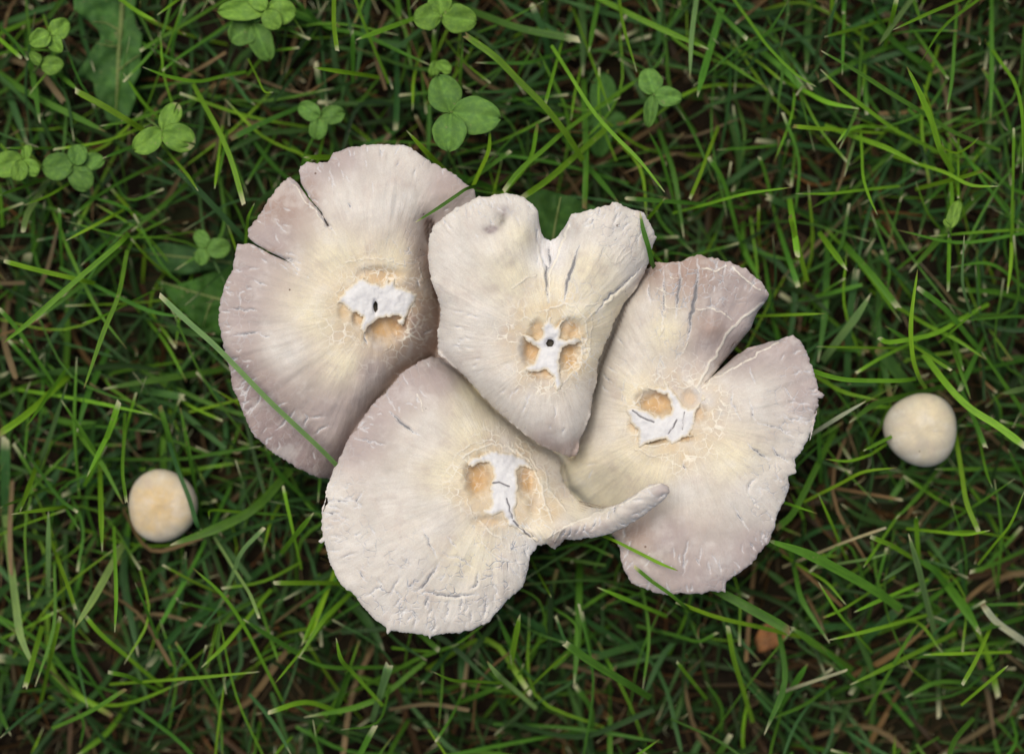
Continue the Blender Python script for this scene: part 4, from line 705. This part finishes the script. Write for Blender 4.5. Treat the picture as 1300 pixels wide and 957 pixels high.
# ------------------------------------------------------------------ clovers and broad leaves
def leaflet(J, tipv, wpx, z, tilt, parent, tint, notch=.06, label=None, torn=False, fold=.25):
    jx, jy = J; tx, ty = tipv; L = math.hypot(tx - jx, ty - jy); ux, uy = (tx - jx) / L, (ty - jy) / L; vx, vy = -uy, ux
    nu, nv = 18, 13; co, T, U = [], [], []
    for i in range(nu):
        t = i / (nu - 1)
        w_ = (math.sin(math.pi * min(1, t**.85))**.62 if t < .62 else math.cos((t - .62) / .38 * math.pi / 2)**.5 * (math.sin(math.pi * .62**.85)**.62)) if t > 0 else .02
        if t == 1: w_ = .08
        for j in range(nv):
            v = j / (nv - 1) * 2 - 1
            end = t - notch * math.exp(-(v / .25)**2) * t**6
            wob = 1 + .035 * math.sin(t * 9 + v * 3 + jx)
            if torn and t > .6 and v > 0: end -= .16 * (t - .6) / .4 * (1 + math.sin(v * 11)) * .8
            a = v * w_ * wpx * .5 * wob
            px = jx + ux * L * end + vx * a; py = jy + uy * L * end + vy * a
            zz = z + tilt * t * L * K + abs(v) * w_ * wpx * .5 * K * fold + .0004 * math.sin(t * 7 + v * 4 + jy) - .35 * (t - .5)**2 * L * K
            x, y, _ = at(px, py, zz); co.append((x, y, zz))
            vein = .16 * max(0, math.cos((t * 11 - abs(v) * 4) * 2.2))**6 + (.3 if abs(v) < .08 else 0)
            mark = .35 * math.exp(-((t - .48 + abs(v) * .22) / .09)**2)
            edge = max(0, abs(v) - .86) * 2
            c = np.array(tint) * (1 + vein * .8) * (1 + .1 * math.sin(jx + j)); c = c * (1 - mark * .5) + np.array((.13, .24, .09)) * mark * .5
            if torn and t > .9: c = c * .4 + np.array((.4, .36, .22)) * .6
            T.append(c * (1 - edge * .3)); U.append((v, t * 2, jx * .1))
    F = np.array([(i * nv + j, i * nv + j + 1, (i + 1) * nv + j + 1, (i + 1) * nv + j) for i in range(nu - 1) for j in range(nv - 1)])
    o = mesh_obj('leaflet', co, F, M_LEAF, parent, attrs={'tint': ('FLOAT_COLOR', np.array(T)), 'uvw': ('FLOAT_VECTOR', np.array(U))})
    so_ = o.modifiers.new('thick', 'SOLIDIFY'); so_.thickness = .00018; so_.offset = -1
    if label: o['label'] = label
    return o
LG = (0.150, 0.280, 0.048); LM = (0.110, 0.225, 0.050); LD = (0.060, 0.150, 0.035); LY = (0.16, 0.28, 0.05)
def clover(label, J, leaves, z, tint, stalk_to, torn=()):
    z /= 1000; bx, by, _ = at(stalk_to[0], stalk_to[1], 0.0)
    root = empty('clover', (bx, by, 0)); tag(root, label, 'clover', 'clover leaves growing in the lawn')
    for i, (tx, ty, wd) in enumerate(leaves):
        r = random.Random(int(tx * 7 + ty)); v = r.uniform(.85, 1.15)
        leaflet(J, (tx, ty), wd, z + r.uniform(-.0015, .0015), r.uniform(-.25, .2), root, tuple(c * v for c in tint), torn=i in torn, fold=r.uniform(.08, .4))
    jx, jy, _ = at(J[0], J[1], z); 
    tube('stalk', [(bx, by, 0), ((bx * .6 + jx * .4), (by * .6 + jy * .4), z * .55), (jx, jy, z - .0004)], [.0006, .0005, .0004], M_LEAF, root, 8, attrs=(.14, .22, .06))
clover('bright clover with one leaflet curled, in the top left corner', (64,44), [(88,28,27),(37,54,25),(76,68,19)], 40, LG, (80,90))
clover('light green pair of clover leaflets just below the top left corner clover', (51,82), [(81,84,25),(39,66,14)], 36, LG, (40,110))
clover('clover with ragged bitten leaflets in the middle of the upper left grass', (206,166), [(226,131,27),(170,192,31),(248,184,36)], 46, LG, (180,145), torn=(0,2))
clover('deep green clover left of the ragged one, overlapping leaflets on its right', (93,209), [(53,214,36),(112,242,32),(104,184,26),(133,203,24)], 38, LM, (62,250))
clover('clover cut by the left edge of the picture', (30,203), [(-12,214,34),(37,184,14),(48,222,20),(20,230,22)], 38, LG, (40,250))
clover('clover with drooping rounded leaflets near the top, left of centre', (322,30), [(292,52,36),(342,78,31),(330,-8,26)], 34, LM, (340,110))
clover('pale clover whose leaflets meet the top edge, left of centre', (338,12), [(376,18,34),(352,38,26),(276,14,28),(312,-16,24)], 39, LG, (360,60))
clover('small three-leaved clover just above the left wide cap', (406,149), [(379,133,24),(438,143,25),(402,178,24)], 36, LM, (400,180))
clover('large three-leaved clover right above the cluster, at the top centre', (572,143), [(557,95,43),(636,151,48),(569,193,43)], 50, LM, (620,120))
clover('clover touching the top edge, above the large three-leaved one', (560,20), [(605,28,37),(525,24,34),(556,-18,30)], 44, LG, (550,80))
clover('small folded pair of leaflets between the two top centre clovers', (556,78), [(572,92,16),(548,96,16)], 34, LG, (552,120))
clover('clover with an upright rounded leaflet, right of top centre', (830,120), [(821,87,31),(822,162,18),(866,126,26)], 42, LM, (870,150))
clover('dull clover deep in the grass, right of top centre', (765,150), [(766,92,34),(744,156,26),(795,160,28),(760,200,30)], 18, LD, (740,180))
clover('dull little clover beside the upper left rim of the left wide cap', (262,314), [(293,316,27),(250,292,20),(252,336,20)], 30, LM, (240,330))
clover('small spoon-shaped yellow-green leaf near the right edge, upper half', (1204,290), [(1218,255,17),(1200,278,8)], 46, LY, (1200,330))

def broad(label, name, outline, zf, tint, ribs, cat='leaf', mat=None, ribc=(.17, .22, .08), rot=1.0):
    poly = resample(outline, 4, True); V, F, bd = fill(poly, 4.5)
    cen = poly.mean(0); z = np.array([zf(*p) for p in V]) / 1000 + fbm(V[:, 0] / 22, V[:, 1] / 22, 5) * .004
    b = at(cen[0], cen[1], 0.0); root = empty(name, b); tag(root, label, cat)
    col = np.array(tint) * (1 + fbm(V[:, 0] / 16, V[:, 1] / 16, 8)[:, None] * .5)
    x, y, _ = at(V[:, 0], V[:, 1], z)
    o = mesh_obj('leaf_blade', np.c_[x, y, z], F, mat or M_LEAF, root, attrs={'tint': ('FLOAT_COLOR', col), 'uvw': ('FLOAT_VECTOR', np.c_[V / 40, V[:, 0] * 0])})
    s = o.modifiers.new('thick', 'SOLIDIFY'); s.thickness = .0003; s.offset = -1
    for k, (wd, L) in enumerate(ribs):
        Q = smooth_line(L, 14); zz = np.array([zf(*p) for p in Q]) / 1000 + fbm(Q[:, 0] / 22, Q[:, 1] / 22, 5) * .004 + .0002
        pts = [at(q[0], q[1], h) for q, h in zip(Q, zz)]
        tube('midrib' if k == 0 else 'vein', pts, list(np.linspace(wd, wd * .4, len(pts))), M_LEAF, root, 8, attrs=ribc, n=20)
broad('broad lobed dandelion leaf hanging down from the top left edge', 'dandelion_leaf', [(94,-20),(94,12),(110,25),(124,38),(128,50),(118,60),(112,72),(98,92),(94,104),(106,98),(118,104),(121,122),(130,136),(136,152),(150,158),(163,150),(172,125),(170,108),(178,92),(179,66),(181,45),(172,32),(170,14),(178,-20)],
      lambda x, y: 22 + abs(x - 152) * .09 - y * .03, (0.055, 0.135, 0.035), [(.0011, [(157,-20),(154,30),(150,80),(148,140)]), (.0004, [(153,40),(135,30),(118,28)]), (.0004, [(153,60),(135,58),(122,55)]), (.0004, [(150,90),(165,78),(178,70)])])
broad('dark pointed broad leaf tucked under the left rim of the left wide cap', 'broad_leaf', [(198,356),(218,362),(245,356),(270,345),(300,340),(310,380),(305,430),(280,428),(258,420),(238,402),(215,378)],
      lambda x, y: 24 - abs(y - 385) * .08, (0.038, 0.105, 0.018), [(.0006, [(300,385),(260,375),(205,358)]), (.0003, [(270,378),(262,400),(258,415)])])
broad('dark dull leaf above the pointed one, left of the left wide cap', 'broad_leaf', [(184,318),(205,308),(240,312),(285,320),(300,330),(295,342),(255,345),(225,350),(200,344)],
      lambda x, y: 15 + (x - 180) * .03, (0.036, 0.09, 0.028), [(.0005, [(295,334),(245,328),(190,322)])])
broad('dark green leaf showing in the notch of the heart-shaped mushroom', 'broad_leaf', [(655,252),(690,240),(725,250),(755,262),(770,280),(740,300),(715,320),(690,322),(668,300)],
      lambda x, y: 36 - abs(x - 705) * .08, (0.040, 0.100, 0.022), [(.0006, [(700,318),(705,285),(712,250)])])
broad('reddish brown dead leaf on the soil below the right cap', 'dead_leaf', [(958,812),(965,796),(978,788),(996,792),(1003,803),(992,818),(975,826),(962,828)],
      lambda x, y: 17 + (x - 980) * .1, (0.26, 0.12, 0.055), [(.0004, [(962,820),(978,808),(1000,798)])], ribc=(.3, .16, .08))
